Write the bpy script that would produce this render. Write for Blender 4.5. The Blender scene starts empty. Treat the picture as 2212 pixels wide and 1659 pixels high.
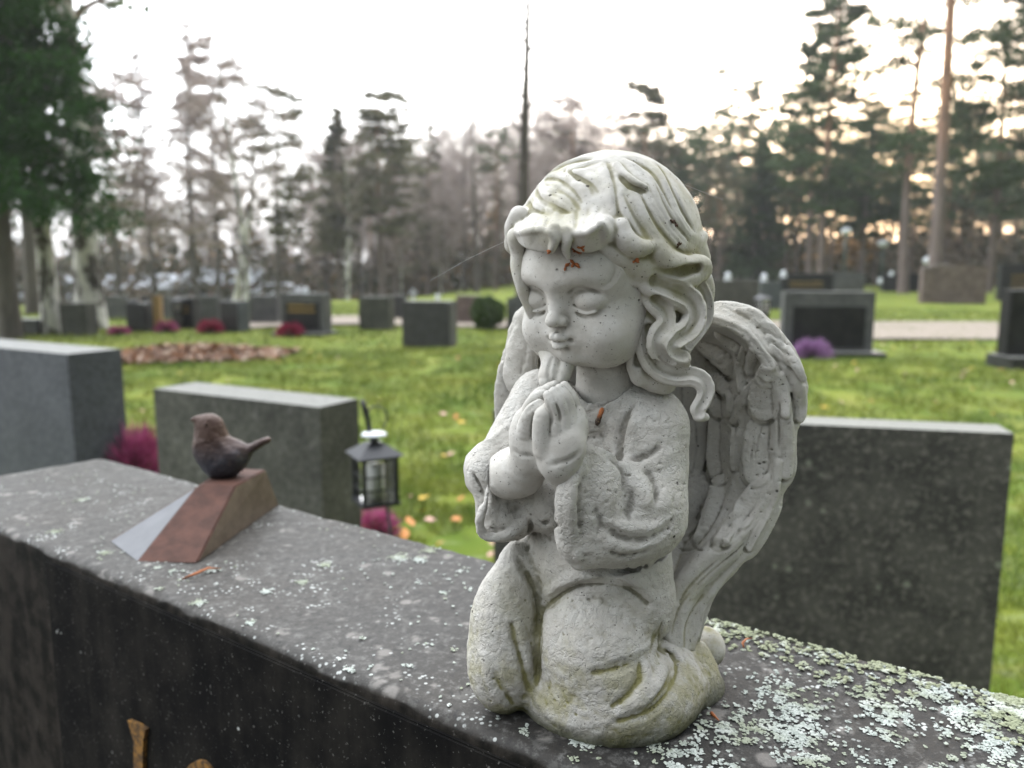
import bpy, bmesh, math, random
import numpy as np
from mathutils import Vector, Matrix, noise as mnoise
R = math.radians
sc = bpy.context.scene
COL = sc.collection

# ------------------------------------------------------------------ camera, sky, sun, exposure
CAM_Z = 1.15
PITCH = 8.49
cam_d = bpy.data.cameras.new('camera')
cam = bpy.data.objects.new('camera', cam_d); COL.objects.link(cam)
cam.location = (0, 0, CAM_Z)
cam.rotation_euler = (R(90 - PITCH), 0, 0)
cam_d.sensor_width = 34.6; cam_d.lens = 27.0
cam_d.clip_start = 0.02; cam_d.clip_end = 2000
cam_d.dof.use_dof = True
cam_d.dof.focus_distance = 0.405
cam_d.dof.aperture_fstop = 7.6
cam_d.dof.aperture_blades = 0
sc.camera = cam

SUN_EL, SUN_AZ = 5.0, 23.5          # sun low behind the wood, right of the view axis
w = bpy.data.worlds.new('World'); sc.world = w; w.use_nodes = True
nt = w.node_tree; nt.nodes.clear()
wo = nt.nodes.new('ShaderNodeOutputWorld'); bg = nt.nodes.new('ShaderNodeBackground')
sky = nt.nodes.new('ShaderNodeTexSky'); sky.sky_type = 'NISHITA'; sky.sun_disc = False
sky.sun_elevation = R(SUN_EL); sky.sun_rotation = R(SUN_AZ)
sky.air_density = 1.0; sky.dust_density = 3.5; sky.ozone_density = 1.0
hs = nt.nodes.new('ShaderNodeHueSaturation'); hs.inputs['Saturation'].default_value = 0.95
mxs = nt.nodes.new('ShaderNodeMix'); mxs.data_type = 'RGBA'
mxs.inputs[0].default_value = 0.6
mxs.inputs[7].default_value = (8.2, 8.6, 9.2, 1)     # high thin cloud over the whole sky
# the cloud sheet is brighter overhead and ahead than behind the viewer
wtc = nt.nodes.new('ShaderNodeTexCoord'); wdot = nt.nodes.new('ShaderNodeVectorMath'); wdot.operation = 'DOT_PRODUCT'
wdot.inputs[1].default_value = Vector((-.38, .60, .70)).normalized()
nt.links.new(wtc.outputs['Generated'], wdot.inputs[0])
wmr = nt.nodes.new('ShaderNodeMapRange'); wmr.interpolation_type = 'SMOOTHSTEP'
wmr.inputs[1].default_value = -.22; wmr.inputs[2].default_value = .95; wmr.inputs[3].default_value = .05; wmr.inputs[4].default_value = 2.1
nt.links.new(wdot.outputs['Value'], wmr.inputs[0])
wmul = nt.nodes.new('ShaderNodeVectorMath'); wmul.operation = 'SCALE'; wmul.inputs[0].default_value = (9.2, 9.5, 9.9)
nt.links.new(wmr.outputs[0], wmul.inputs['Scale']); nt.links.new(wmul.outputs[0], mxs.inputs[7])
nt.links.new(sky.outputs[0], hs.inputs['Color'])
nt.links.new(hs.outputs[0], mxs.inputs[6])
nt.links.new(mxs.outputs[2], bg.inputs['Color'])
bg.inputs['Strength'].default_value = 0.15
nt.links.new(bg.outputs[0], wo.inputs[0])
sd = bpy.data.lights.new('sun', 'SUN'); sd.energy = 1.2; sd.angle = R(12); sd.color = (1.0, 0.88, 0.72)
sun = bpy.data.objects.new('sun', sd); COL.objects.link(sun)
sun.rotation_euler = (R(90 - SUN_EL), 0, R(180 - SUN_AZ))
sun.location = (0, 0, 30)
sc.view_settings.view_transform = 'Standard'; sc.view_settings.look = 'None'
sc.view_settings.exposure = 1.5; sc.view_settings.gamma = 1.0
sc.cycles.volume_bounces = 0; sc.cycles.volume_step_rate = 4; sc.cycles.max_bounces = 6; sc.cycles.transparent_max_bounces = 8
sc.cycles.use_denoising = True
sc.cycles.caustics_reflective = False; sc.cycles.caustics_refractive = False

# ------------------------------------------------------------------ pixel rays (photo measured at 2212 x 1659)
_p = R(PITCH)
def ray(x, y):
    a = (x - 1106) / 1725.0; b = (829.5 - y) / 1725.0
    return np.array([a, math.cos(_p) + b * math.sin(_p), -math.sin(_p) + b * math.cos(_p)])
def P(x, y, wv=0.0, Y=437.0):        # millimetres from the camera
    r = ray(x, y); return r * (Y - wv) / r[1]
def on_ground(x, y, z=0.0):           # metres, where the ray meets height z
    r = ray(x, y); t = (z - CAM_Z) / r[2]; return Vector((r[0] * t, r[1] * t, z))
def at(x, y, Y):                      # metres, where the ray meets distance Y
    r = ray(x, y); t = Y / r[1]; return Vector((r[0] * t, r[1] * t, CAM_Z + r[2] * t))

# ------------------------------------------------------------------ object helpers
def tag(o, label=None, cat=None, group=None, kind=None):
    if label: o['label'] = label
    if cat: o['category'] = cat
    if group: o['group'] = group
    if kind: o['kind'] = kind
    return o
def thing(name, loc, label, cat, group=None, rz=0.0):
    o = bpy.data.objects.new(name, None); COL.objects.link(o)
    o.location = loc; o.rotation_euler = (0, 0, rz); o.empty_display_size = 0.1
    return tag(o, label, cat, group)
def mesh_np(name, verts, faces, mat, parent=None, smooth=True, attrs=None):
    """verts (n,3) array, faces (m,3|4) array"""
    me = bpy.data.meshes.new(name)
    verts = np.asarray(verts, np.float32); faces = np.asarray(faces, np.int32)
    n, k = faces.shape
    me.vertices.add(len(verts)); me.vertices.foreach_set('co', verts.ravel())
    me.loops.add(n * k); me.loops.foreach_set('vertex_index', faces.ravel())
    me.polygons.add(n)
    me.polygons.foreach_set('loop_start', np.arange(0, n * k, k, dtype=np.int32))
    me.polygons.foreach_set('use_smooth', np.full(n, smooth))
    me.update(calc_edges=True)
    if attrs:
        for a, v in attrs.items():
            at_ = me.attributes.new(a, 'FLOAT', 'POINT'); at_.data.foreach_set('value', np.asarray(v, np.float32))
    o = bpy.data.objects.new(name, me); COL.objects.link(o)
    if mat: me.materials.append(mat)
    if parent is not None: o.parent = parent
    return o
def bm_obj(name, bm, mat, parent=None, smooth=False):
    me = bpy.data.meshes.new(name)
    bmesh.ops.recalc_face_normals(bm, faces=bm.faces)
    bm.to_mesh(me); bm.free()
    if smooth: me.polygons.foreach_set('use_smooth', np.full(len(me.polygons), True))
    o = bpy.data.objects.new(name, me); COL.objects.link(o)
    if isinstance(mat, (list, tuple)):
        for m_ in mat: me.materials.append(m_)
    elif mat: me.materials.append(mat)
    if parent is not None: o.parent = parent
    return o
def copy_tree(o, parent=None):
    c = o.copy(); COL.objects.link(c)
    if parent is not None: c.parent = parent
    for ch in list(o.children): copy_tree(ch, c)
    return c

# ------------------------------------------------------------------ node helpers
class NT:
    def __init__(s, name):
        s.m = bpy.data.materials.new(name); s.m.use_nodes = True
        s.t = s.m.node_tree; s.t.nodes.clear()
        s.out = s.t.nodes.new('ShaderNodeOutputMaterial')
        s.b = s.t.nodes.new('ShaderNodeBsdfPrincipled'); s.t.links.new(s.b.outputs[0], s.out.inputs[0])
        s.tc = s.t.nodes.new('ShaderNodeTexCoord').outputs['Object']
    def n(s, ty, **kw):
        nd = s.t.nodes.new(ty)
        for k, v in kw.items(): setattr(nd, k, v)
        return nd
    def put(s, sock, v):
        if isinstance(v, bpy.types.NodeSocket): s.t.links.new(v, sock)
        elif v is not None:
            if isinstance(v, tuple) and len(v) == 3 and sock.type == 'RGBA': v = v + (1,)
            sock.default_value = v
    def noise(s, scale, detail=4, rough=.55, vec=None, dist=0.0):
        nd = s.n('ShaderNodeTexNoise'); s.put(nd.inputs['Vector'], vec or s.tc)
        nd.inputs['Scale'].default_value = scale; nd.inputs['Detail'].default_value = detail
        nd.inputs['Roughness'].default_value = rough; nd.inputs['Distortion'].default_value = dist
        return nd.outputs['Fac']
    def voro(s, scale, feature='F1', out='Distance', vec=None, rand=1.0):
        nd = s.n('ShaderNodeTexVoronoi'); nd.feature = feature; s.put(nd.inputs['Vector'], vec or s.tc)
        nd.inputs['Scale'].default_value = scale; nd.inputs['Randomness'].default_value = rand
        return nd.outputs[out]
    def ramp(s, fac, a, b, lo=0.0, hi=1.0):
        nd = s.n('ShaderNodeMapRange'); nd.clamp = True; nd.interpolation_type = 'SMOOTHSTEP'
        s.put(nd.inputs[0], fac); nd.inputs[1].default_value = a; nd.inputs[2].default_value = b
        nd.inputs[3].default_value = lo; nd.inputs[4].default_value = hi
        return nd.outputs[0]
    def math(s, op, a, b=None, c=None):
        nd = s.n('ShaderNodeMath', operation=op); s.put(nd.inputs[0], a)
        if b is not None: s.put(nd.inputs[1], b)
        if c is not None: s.put(nd.inputs[2], c)
        return nd.outputs[0]
    def mix(s, f, a, b, mode='MIX'):
        nd = s.n('ShaderNodeMix', data_type='RGBA', blend_type=mode)
        s.put(nd.inputs[0], f); s.put(nd.inputs[6], a); s.put(nd.inputs[7], b); return nd.outputs[2]
    def attr(s, name):
        nd = s.n('ShaderNodeAttribute'); nd.attribute_name = name; return nd.outputs['Fac']
    def sep(s, vec=None):
        nd = s.n('ShaderNodeSeparateXYZ'); s.put(nd.inputs[0], vec or s.tc); return nd.outputs
    def mapv(s, scale=(1,1,1), vec=None):
        nd = s.n('ShaderNodeMapping'); s.put(nd.inputs[0], vec or s.tc); nd.inputs['Scale'].default_value = scale
        return nd.outputs[0]
    def bump(s, h, strength=.5, dist=.001, prev=None):
        nd = s.n('ShaderNodeBump'); s.put(nd.inputs['Height'], h)
        nd.inputs['Strength'].default_value = strength; nd.inputs['Distance'].default_value = dist
        if prev is not None: s.put(nd.inputs['Normal'], prev)
        return nd.outputs[0]
    def done(s, color=None, rough=.9, spec=.3, normal=None, metal=0.0, **kw):
        if color is not None: s.put(s.b.inputs['Base Color'], color)
        s.put(s.b.inputs['Roughness'], rough); s.put(s.b.inputs['Specular IOR Level'], spec)
        s.put(s.b.inputs['Metallic'], metal)
        if normal is not None: s.put(s.b.inputs['Normal'], normal)
        for k, v in kw.items(): s.put(s.b.inputs[k], v)
        return s.m
def plain(name, c, rough=.7, var=.25, scale=40, **kw):
    t = NT(name)
    f = t.noise(scale, 4)
    a = tuple(x * (1 - var) for x in c); b = tuple(min(1, x * (1 + var)) for x in c)
    return t.done(t.mix(f, a, b), rough, **kw)
def statue_mat(name, rough_amt, moss):
    t = NT(name); M_ = 1.0
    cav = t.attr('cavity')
    x = t.sep()                                           # object space: metres from the statue's foot
    n1 = t.noise(22, 5); n2 = t.noise(110, 6, .65); n3 = t.noise(700, 4, .6)
    base = t.mix(t.ramp(n1, .3, .7), (.40, .382, .350), (.50, .478, .440))
    base = t.mix(t.ramp(n2, .35, .75, 0, .45), base, (.56, .56, .535))
    # grey grime in the hollows, darkened further as painted crevice shade
    grime_shade = t.math('MULTIPLY', t.ramp(cav, .03, .60), t.ramp(n2, .25, .6, .5, 1))
    base = t.mix(t.math('MULTIPLY', grime_shade, .85), base, (.10, .093, .075))
    stain = t.math('MULTIPLY', t.ramp(t.noise(30, 6, .7), .50, .72), t.ramp(n2, .3, .6))
    base = t.mix(t.math('MULTIPLY', stain, .45), base, (.21, .195, .155))
    # green algae: hair hollows and the foot of the statue
    low = t.ramp(t.math('ADD', x[2], t.math('MULTIPLY', t.noise(20, 3), -.05)), .085, -.02, 0, 1)
    hi = t.math('MULTIPLY', t.ramp(x[2], .17, .24), .55 * moss)
    am = t.math('MAXIMUM', t.math('MULTIPLY', low, 1.15), hi)
    patch = t.ramp(t.noise(38, 5, .6), .42, .62)
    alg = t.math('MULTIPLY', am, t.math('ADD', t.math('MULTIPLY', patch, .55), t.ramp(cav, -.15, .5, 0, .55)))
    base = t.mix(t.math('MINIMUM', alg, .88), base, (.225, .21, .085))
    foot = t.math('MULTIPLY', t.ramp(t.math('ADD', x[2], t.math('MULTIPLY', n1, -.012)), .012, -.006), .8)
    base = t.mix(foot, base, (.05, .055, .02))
    # dark pits and specks
    d = t.voro(330, 'F1', 'Distance'); sp = t.ramp(d, .16, .06)
    sel = t.ramp(t.noise(260, 2, .5), .51, .58)
    pits = t.math('MULTIPLY', sp, sel)
    d2 = t.voro(95, 'F1', 'Distance'); pits2 = t.math('MULTIPLY', t.ramp(d2, .10, .05), t.ramp(t.noise(60, 2), .55, .6))
    allp = t.math('MINIMUM', t.math('ADD', pits, pits2), 1)
    base = t.mix(t.math('MULTIPLY', allp, .85), base, (.045, .04, .035))
    fine = t.math('MULTIPLY', t.ramp(t.noise(520, 3, .7), .60, .68), t.ramp(n2, .40, .62, .25, 1))
    base = t.mix(t.math('MULTIPLY', fine, .55), base, (.10, .092, .075))
    # relief
    h1 = t.noise(230, 8, .68); h2 = t.noise(85, 6, .62)
    rdg = t.ramp(t.math('ABSOLUTE', t.math('SUBTRACT', t.noise(120, 3, .55), .5)), .0, .035, 0, 1)
    rd2 = t.ramp(t.math('ABSOLUTE', t.math('SUBTRACT', t.noise(48, 4, .6), .5)), .0, .02, 0, 1)
    hh = t.math('ADD', t.math('ADD', t.math('MULTIPLY', h2, .8), t.math('MULTIPLY', h1, .55)), t.math('MULTIPLY', t.math('ADD', rdg, t.math('MULTIPLY', rd2, .5)), .10 * rough_amt))
    nm = t.bump(hh, .35 + .6 * rough_amt, .0006 + .0022 * rough_amt)
    nm = t.bump(n3, .35, .0003, nm)
    nm = t.bump(t.math('MULTIPLY', allp, -1.0), .8, .0006, nm)
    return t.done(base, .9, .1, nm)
# ------------------------------------------------------------------ small solid modeller: distance fields carved and joined, then meshed
BIG = 12.0
def catmull(pts, step):
    pts = np.asarray(pts, float)
    if len(pts) == 2:
        n = max(1, int(np.linalg.norm(pts[1, :3] - pts[0, :3]) / step)); t = np.linspace(0, 1, n + 1)[:, None]
        return pts[0] * (1 - t) + pts[1] * t
    q = np.vstack([2 * pts[0] - pts[1], pts, 2 * pts[-1] - pts[-2]]); out = []
    for i in range(1, len(q) - 2):
        a, b, c, d = q[i - 1], q[i], q[i + 1], q[i + 2]
        n = max(1, int(np.linalg.norm(c[:3] - b[:3]) / step))
        for k in range(n):
            t = k / n
            out.append(.5 * ((2 * b) + (c - a) * t + (2 * a - 5 * b + 4 * c - d) * t * t + (3 * b - a - 3 * c + d) * t ** 3))
    out.append(pts[-1]); return np.array(out)
class Field:
    def __init__(s, lo, hi, h):
        s.h = h; s.lo = np.array(lo, float); s.n = np.ceil((np.array(hi) - s.lo) / h).astype(int) + 1
        s.a = np.full(tuple(s.n), BIG, np.float32)
    def box(s, lo, hi):
        i0 = np.clip(np.floor((np.array(lo) - s.lo) / s.h).astype(int), 0, s.n)
        i1 = np.clip(np.ceil((np.array(hi) - s.lo) / s.h).astype(int) + 1, 0, s.n)
        if np.any(i1 <= i0): return None, None
        ax = [(s.lo[d] + np.arange(i0[d], i1[d]) * s.h).astype(np.float32) for d in range(3)]
        return tuple(slice(i0[d], i1[d]) for d in range(3)), (ax[0][:, None, None], ax[1][None, :, None], ax[2][None, None, :])
    def comb(s, sl, d, k, op):
        A = s.a[sl]
        if op == 'add':
            if k > 0:
                hh = np.maximum(k - np.abs(A - d), 0) / k; r = np.minimum(A, d) - hh * hh * k * .25
            else: r = np.minimum(A, d)
        elif op == 'cut':
            d = -d
            if k > 0:
                hh = np.maximum(k - np.abs(A - d), 0) / k; r = np.maximum(A, d) + hh * hh * k * .25
            else: r = np.maximum(A, d)
        elif op == 'emboss':      # d>0 falloff amount handled by caller
            r = A - d
        s.a[sl] = r
    def ell(s, c, r, M=None, k=3.0, op='add'):
        c = np.array(c, float); r = np.array(r, float) if np.ndim(r) else np.array([r] * 3, float)
        m = max(r) + k + 3 * s.h
        sl, g = s.box(c - m, c + m)
        if sl is None: return
        X, Y, Z = g[0] - c[0], g[1] - c[1], g[2] - c[2]
        if M is not None:
            M = np.asarray(M, np.float32)      # rows = local axes
            X, Y, Z = (M[i, 0] * X + M[i, 1] * Y + M[i, 2] * Z for i in range(3))
        k0 = np.sqrt((X / r[0]) ** 2 + (Y / r[1]) ** 2 + (Z / r[2]) ** 2) + 1e-6
        k1 = np.sqrt((X / r[0] ** 2) ** 2 + (Y / r[1] ** 2) ** 2 + (Z / r[2] ** 2) ** 2) + 1e-6
        s.comb(sl, (k0 * (k0 - 1) / k1).astype(np.float32), k, op)
    def stroke_d(s, pts, margin, nrm=None, flat=None):
        """pts: n x 4 (xyz radius) already resampled. flat: thickness ratio along nrm"""
        rm = pts[:, 3].max() + margin; lo = pts[:, :3].min(0) - rm; hi = pts[:, :3].max(0) + rm
        sl, g = s.box(lo, hi)
        if sl is None: return None, None
        i0 = [x.start for x in sl]
        D = np.full([x.stop - x.start for x in sl], BIG, np.float32)
        for j in range(len(pts) - 1):
            a, b = pts[j], pts[j + 1]
            rr = max(a[3], b[3]) + margin
            l = np.minimum(a[:3], b[:3]) - rr; u = np.maximum(a[:3], b[:3]) + rr
            q, gg = s.box(l, u)
            if q is None: continue
            X, Y, Z = gg[0] - np.float32(a[0]), gg[1] - np.float32(a[1]), gg[2] - np.float32(a[2])
            v = (b[:3] - a[:3]); L2 = float(v @ v) + 1e-9
            t = np.clip((X * v[0] + Y * v[1] + Z * v[2]) / L2, 0, 1).astype(np.float32)
            X = X - t * np.float32(v[0]); Y = Y - t * np.float32(v[1]); Z = Z - t * np.float32(v[2])
            r = a[3] + (b[3] - a[3]) * t
            d2 = X * X + Y * Y + Z * Z
            if nrm is None: d = np.sqrt(d2) - r
            else:
                N = nrm[j] if np.ndim(nrm) == 2 else nrm
                dn = X * N[0] + Y * N[1] + Z * N[2]
                dw2 = np.maximum(d2 - dn * dn, 0)
                e = np.sqrt(dw2 / (r * r) + dn * dn / (r * r * flat * flat))
                d = (e - 1) * r * flat
                far = np.sqrt(d2) - r                       # keep it a sensible distance far out
                d = np.maximum(d, far)
            qq = tuple(slice(q[i].start - i0[i], q[i].stop - i0[i]) for i in range(3))
            D[qq] = np.minimum(D[qq], d)
        return sl, D
    def stroke(s, pts, k=1.5, op='add', nrm=None, flat=.4, step=None):
        pts = np.asarray(pts, float)
        pts = catmull(pts, step or max(s.h * 1.5, .45 * pts[:, 3].mean()))
        pts[:, 3] = np.maximum(pts[:, 3], s.h * .4)
        sl, D = s.stroke_d(pts, k + 3 * s.h, nrm, flat)
        if sl is not None: s.comb(sl, D, k, op)
    def relief(s, pts, amt, op=1, step=None):
        """raise (op=1) or sink (op=-1) the surface near the line: smooth bell of the given radius"""
        pts = np.asarray(pts, float); pts = catmull(pts, step or max(s.h * 1.5, .4 * pts[:, 3].mean()))
        rmx = pts[:, 3].max(); n_ = len(pts); u_ = np.arange(n_) / max(1, n_ - 1)
        fade = np.minimum(1, .35 + np.minimum(u_, 1 - u_) * 4.0) * (pts[:, 3] / rmx)
        # distance normalised by the local radius
        rm = pts[:, 3].max(); lo = pts[:, :3].min(0) - rm; hi = pts[:, :3].max(0) + rm
        sl, g = s.box(lo, hi)
        if sl is None: return
        i0 = [x.start for x in sl]; D = np.full([x.stop - x.start for x in sl], 1.0, np.float32); W_ = np.zeros(D.shape, np.float32)
        for j in range(len(pts) - 1):
            a, b = pts[j], pts[j + 1]; rr = max(a[3], b[3])
            q, gg = s.box(np.minimum(a[:3], b[:3]) - rr, np.maximum(a[:3], b[:3]) + rr)
            if q is None: continue
            X, Y, Z = gg[0] - a[0], gg[1] - a[1], gg[2] - a[2]
            v = b[:3] - a[:3]; L2 = float(v @ v) + 1e-9
            t = np.clip((X * v[0] + Y * v[1] + Z * v[2]) / L2, 0, 1)
            d = np.sqrt((X - t * v[0]) ** 2 + (Y - t * v[1]) ** 2 + (Z - t * v[2]) ** 2) / (a[3] + (b[3] - a[3]) * t)
            qq = tuple(slice(q[i].start - i0[i], q[i].stop - i0[i]) for i in range(3))
            b_ = (np.clip(1 - d * d, 0, 1) ** 2 * (fade[j] + (fade[j + 1] - fade[j]) * t)).astype(np.float32)
            W_[qq] = np.maximum(W_[qq], b_)
        s.a[sl] = s.a[sl] - np.float32(op * amt) * W_
    def plane_cut(s, p0, n, k=0.0):        # keep the side the normal points to
        n = np.array(n, float) / np.linalg.norm(n)
        sl, g = s.box(s.lo, s.lo + s.n * s.h)
        d = ((g[0] - p0[0]) * n[0] + (g[1] - p0[1]) * n[1] + (g[2] - p0[2]) * n[2]).astype(np.float32)
        s.comb(sl, d, k, 'cut')
    def noise(s, cell, amp, seed, mask=None):
        rng = np.random.default_rng(seed); a = None
        ng = [int(s.n[d] * s.h / cell) + 3 for d in range(3)]
        v = rng.random(ng).astype(np.float32) * 2 - 1
        for d in range(3):
            x = np.arange(s.n[d]) * s.h / cell; i = x.astype(int); f = x - i; f = (f * f * (3 - 2 * f)).astype(np.float32)
            sh = [1, 1, 1]; sh[d] = -1; f = f.reshape(sh)
            v = np.take(v, i, d) * (1 - f) + np.take(v, i + 1, d) * f
        if mask is not None: v *= mask
        s.a += v * np.float32(amp)
    def sample(s, p):
        q = (np.asarray(p) - s.lo) / s.h
        i = np.clip(np.floor(q).astype(int), 0, s.n - 2); f = np.clip(q - i, 0, 1)
        o = 0
        for dx in (0, 1):
            for dy in (0, 1):
                for dz in (0, 1):
                    wt = (f[..., 0] if dx else 1 - f[..., 0]) * (f[..., 1] if dy else 1 - f[..., 1]) * (f[..., 2] if dz else 1 - f[..., 2])
                    o = o + wt * s.a[i[..., 0] + dx, i[..., 1] + dy, i[..., 2] + dz]
        return o
    def hit(s, x, y, w0=75, w1=-75, fallback=0.0, strict=False):
        """first point of the solid along the ray through photo point x,y"""
        ws = np.arange(w0, w1, -.5); r = ray(x, y)
        pts = r[None, :] * ((437.0 - ws) / r[1])[:, None]
        inside = np.all((pts > s.lo) & (pts < s.lo + (s.n - 1) * s.h), axis=1)
        v = np.where(inside, s.sample(pts), 5.0)
        k = np.where(v < 0)[0]
        if len(k) == 0:
            if strict: return P(x, y, fallback)
            j = int(np.argmin(v)); return pts[j] if inside.any() else P(x, y, fallback)
        k = k[0]
        if k == 0: return pts[0]
        t = v[k - 1] / (v[k - 1] - v[k] + 1e-9); return pts[k - 1] * (1 - t) + pts[k] * t
    def sheet(s, A, B, r, k=1.0, n=26, conv=None):
        """thin skin stretched between two lines; points are x, y, depth"""
        A = catmull([list(P(*conv(a, b), c)) for a, b, c in A] if conv and not isinstance(A[0], np.ndarray) else A, 1.0); B = catmull([list(P(*conv(a, b), c)) for a, b, c in B] if conv else B, 1.0)
        lo = np.minimum(A.min(0), B.min(0)) - r - k - 3 * s.h; hi = np.maximum(A.max(0), B.max(0)) + r + k + 3 * s.h
        t = np.linspace(0, 1, n); ia = lambda M_, q: np.array([np.interp(q, np.linspace(0, 1, len(M_)), M_[:, d]) for d in range(3)])
        sl, g = s.box(lo, hi); i0 = [x.start for x in sl]; D = np.full([x.stop - x.start for x in sl], BIG, np.float32)
        for q in t:
            p0, p1 = ia(A, q), ia(B, q); rr = r + k + 3 * s.h
            c, gg = s.box(np.minimum(p0, p1) - rr, np.maximum(p0, p1) + rr)
            X, Y, Z = gg[0] - p0[0], gg[1] - p0[1], gg[2] - p0[2]; v = p1 - p0; L2 = float(v @ v) + 1e-9
            tt = np.clip((X * v[0] + Y * v[1] + Z * v[2]) / L2, 0, 1)
            d = np.sqrt((X - tt * v[0]) ** 2 + (Y - tt * v[1]) ** 2 + (Z - tt * v[2]) ** 2) - r
            qq = tuple(slice(c[i].start - i0[i], c[i].stop - i0[i]) for i in range(3)); D[qq] = np.minimum(D[qq], d.astype(np.float32))
        s.comb(sl, D, k, 'add')
    def trace(s, conv, pts, lift=0.0):
        """pts: (x, y, radius_mm[, lift]) in zoomed photo coordinates laid on the surface"""
        out = []
        for q in pts:
            x, y = conv(q[0], q[1]); h = s.hit(x, y); l = q[3] if len(q) > 3 else lift
            out.append(list(h - ray(x, y) * l) + [q[2]])
        return out
    def mesh(s):
        a = s.a; n = s.n; inside = a < 0
        c = np.zeros(tuple(n - 1), np.uint8)
        for dx in (0, 1):
            for dy in (0, 1):
                for dz in (0, 1):
                    c += inside[dx:n[0] - 1 + dx, dy:n[1] - 1 + dy, dz:n[2] - 1 + dz]
        I = np.argwhere((c > 0) & (c < 8)).astype(np.int32)
        acc = np.zeros((len(I), 3)); cnt = np.zeros(len(I))
        cor = {}
        for dx in (0, 1):
            for dy in (0, 1):
                for dz in (0, 1): cor[dx, dy, dz] = a[I[:, 0] + dx, I[:, 1] + dy, I[:, 2] + dz]
        for ax in range(3):
            for u in (0, 1):
                for v in (0, 1):
                    p0 = [0, 0, 0]; o = [d for d in range(3) if d != ax]; p0[o[0]] = u; p0[o[1]] = v
                    p1 = list(p0); p1[ax] = 1
                    f0, f1 = cor[tuple(p0)], cor[tuple(p1)]
                    m = (f0 < 0) != (f1 < 0)
                    t = np.where(m, f0 / np.where(m, f0 - f1, 1), 0)
                    pt = np.tile(np.array(p0, float), (len(I), 1)); pt[:, ax] = t
                    acc[m] += pt[m]; cnt[m] += 1
        V = s.lo + (I + acc / cnt[:, None]) * s.h
        idx = np.full(tuple(n - 1), -1, np.int32); idx[I[:, 0], I[:, 1], I[:, 2]] = np.arange(len(I))
        F = []
        for ax in range(3):
            o1, o2 = (ax + 1) % 3, (ax + 2) % 3
            sl0 = [slice(1, -1)] * 3; sl0[ax] = slice(0, -1); sl1 = list(sl0); sl1[ax] = slice(1, None)
            A0, A1 = inside[tuple(sl0)], inside[tuple(sl1)]
            for flip, m in ((False, A0 & ~A1), (True, ~A0 & A1)):
                e = np.argwhere(m)
                off = np.ones(3, int); off[ax] = 0; e = e + off
                def g(d1, d2):
                    q = e.copy(); q[:, o1] -= d1; q[:, o2] -= d2; return idx[q[:, 0], q[:, 1], q[:, 2]]
                f = np.stack([g(1, 1), g(0, 1), g(0, 0), g(1, 0)], 1)
                if flip: f = f[:, ::-1]
                F.append(f[(f >= 0).all(1)])
        return V, np.vstack(F)
    def cavity(s, V, rad=2.2):
        b = np.clip(s.a, -3, 3); k = max(1, int(rad / s.h))
        for d in range(3):
            pad = [(0, 0)] * 3; pad[d] = (k + 1, k)
            cs = np.cumsum(np.pad(b, pad, mode='edge'), axis=d, dtype=np.float64)
            b = ((np.take(cs, range(2 * k + 1, cs.shape[d]), d) - np.take(cs, range(0, cs.shape[d] - 2 * k - 1), d)) / (2 * k + 1)).astype(np.float32)
        t = s.a; s.a = b; v = s.sample(V); s.a = t
        return -v            # positive in hollows, negative on ridges
def finish(F, name, mat, root, rad=2.2):
    V, Q = F.mesh(); cav = F.cavity(V, rad)
    W = V / 1000.0 + np.array([0, 0, CAM_Z]); W = W - np.array(root.location)
    return mesh_np(name, W, Q, mat, root, True, {'cavity': cav})
Z1 = lambda x, y: (1053.3 + .3175 * x, 316.0 + .3175 * y)
Z2 = lambda x, y: (965.6 + .31739 * x, 754.9 + .31739 * y)
Z3 = lambda x, y: (965.6 + .29763 * x, 1141.1 + .29763 * y)
Z4 = lambda x, y: (1404.5 + .5288 * x, 614.5 + .5288 * y)
Z5 = lambda x, y: (219.5 + .33731 * x, 833.9 + .33731 * y)
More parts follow.
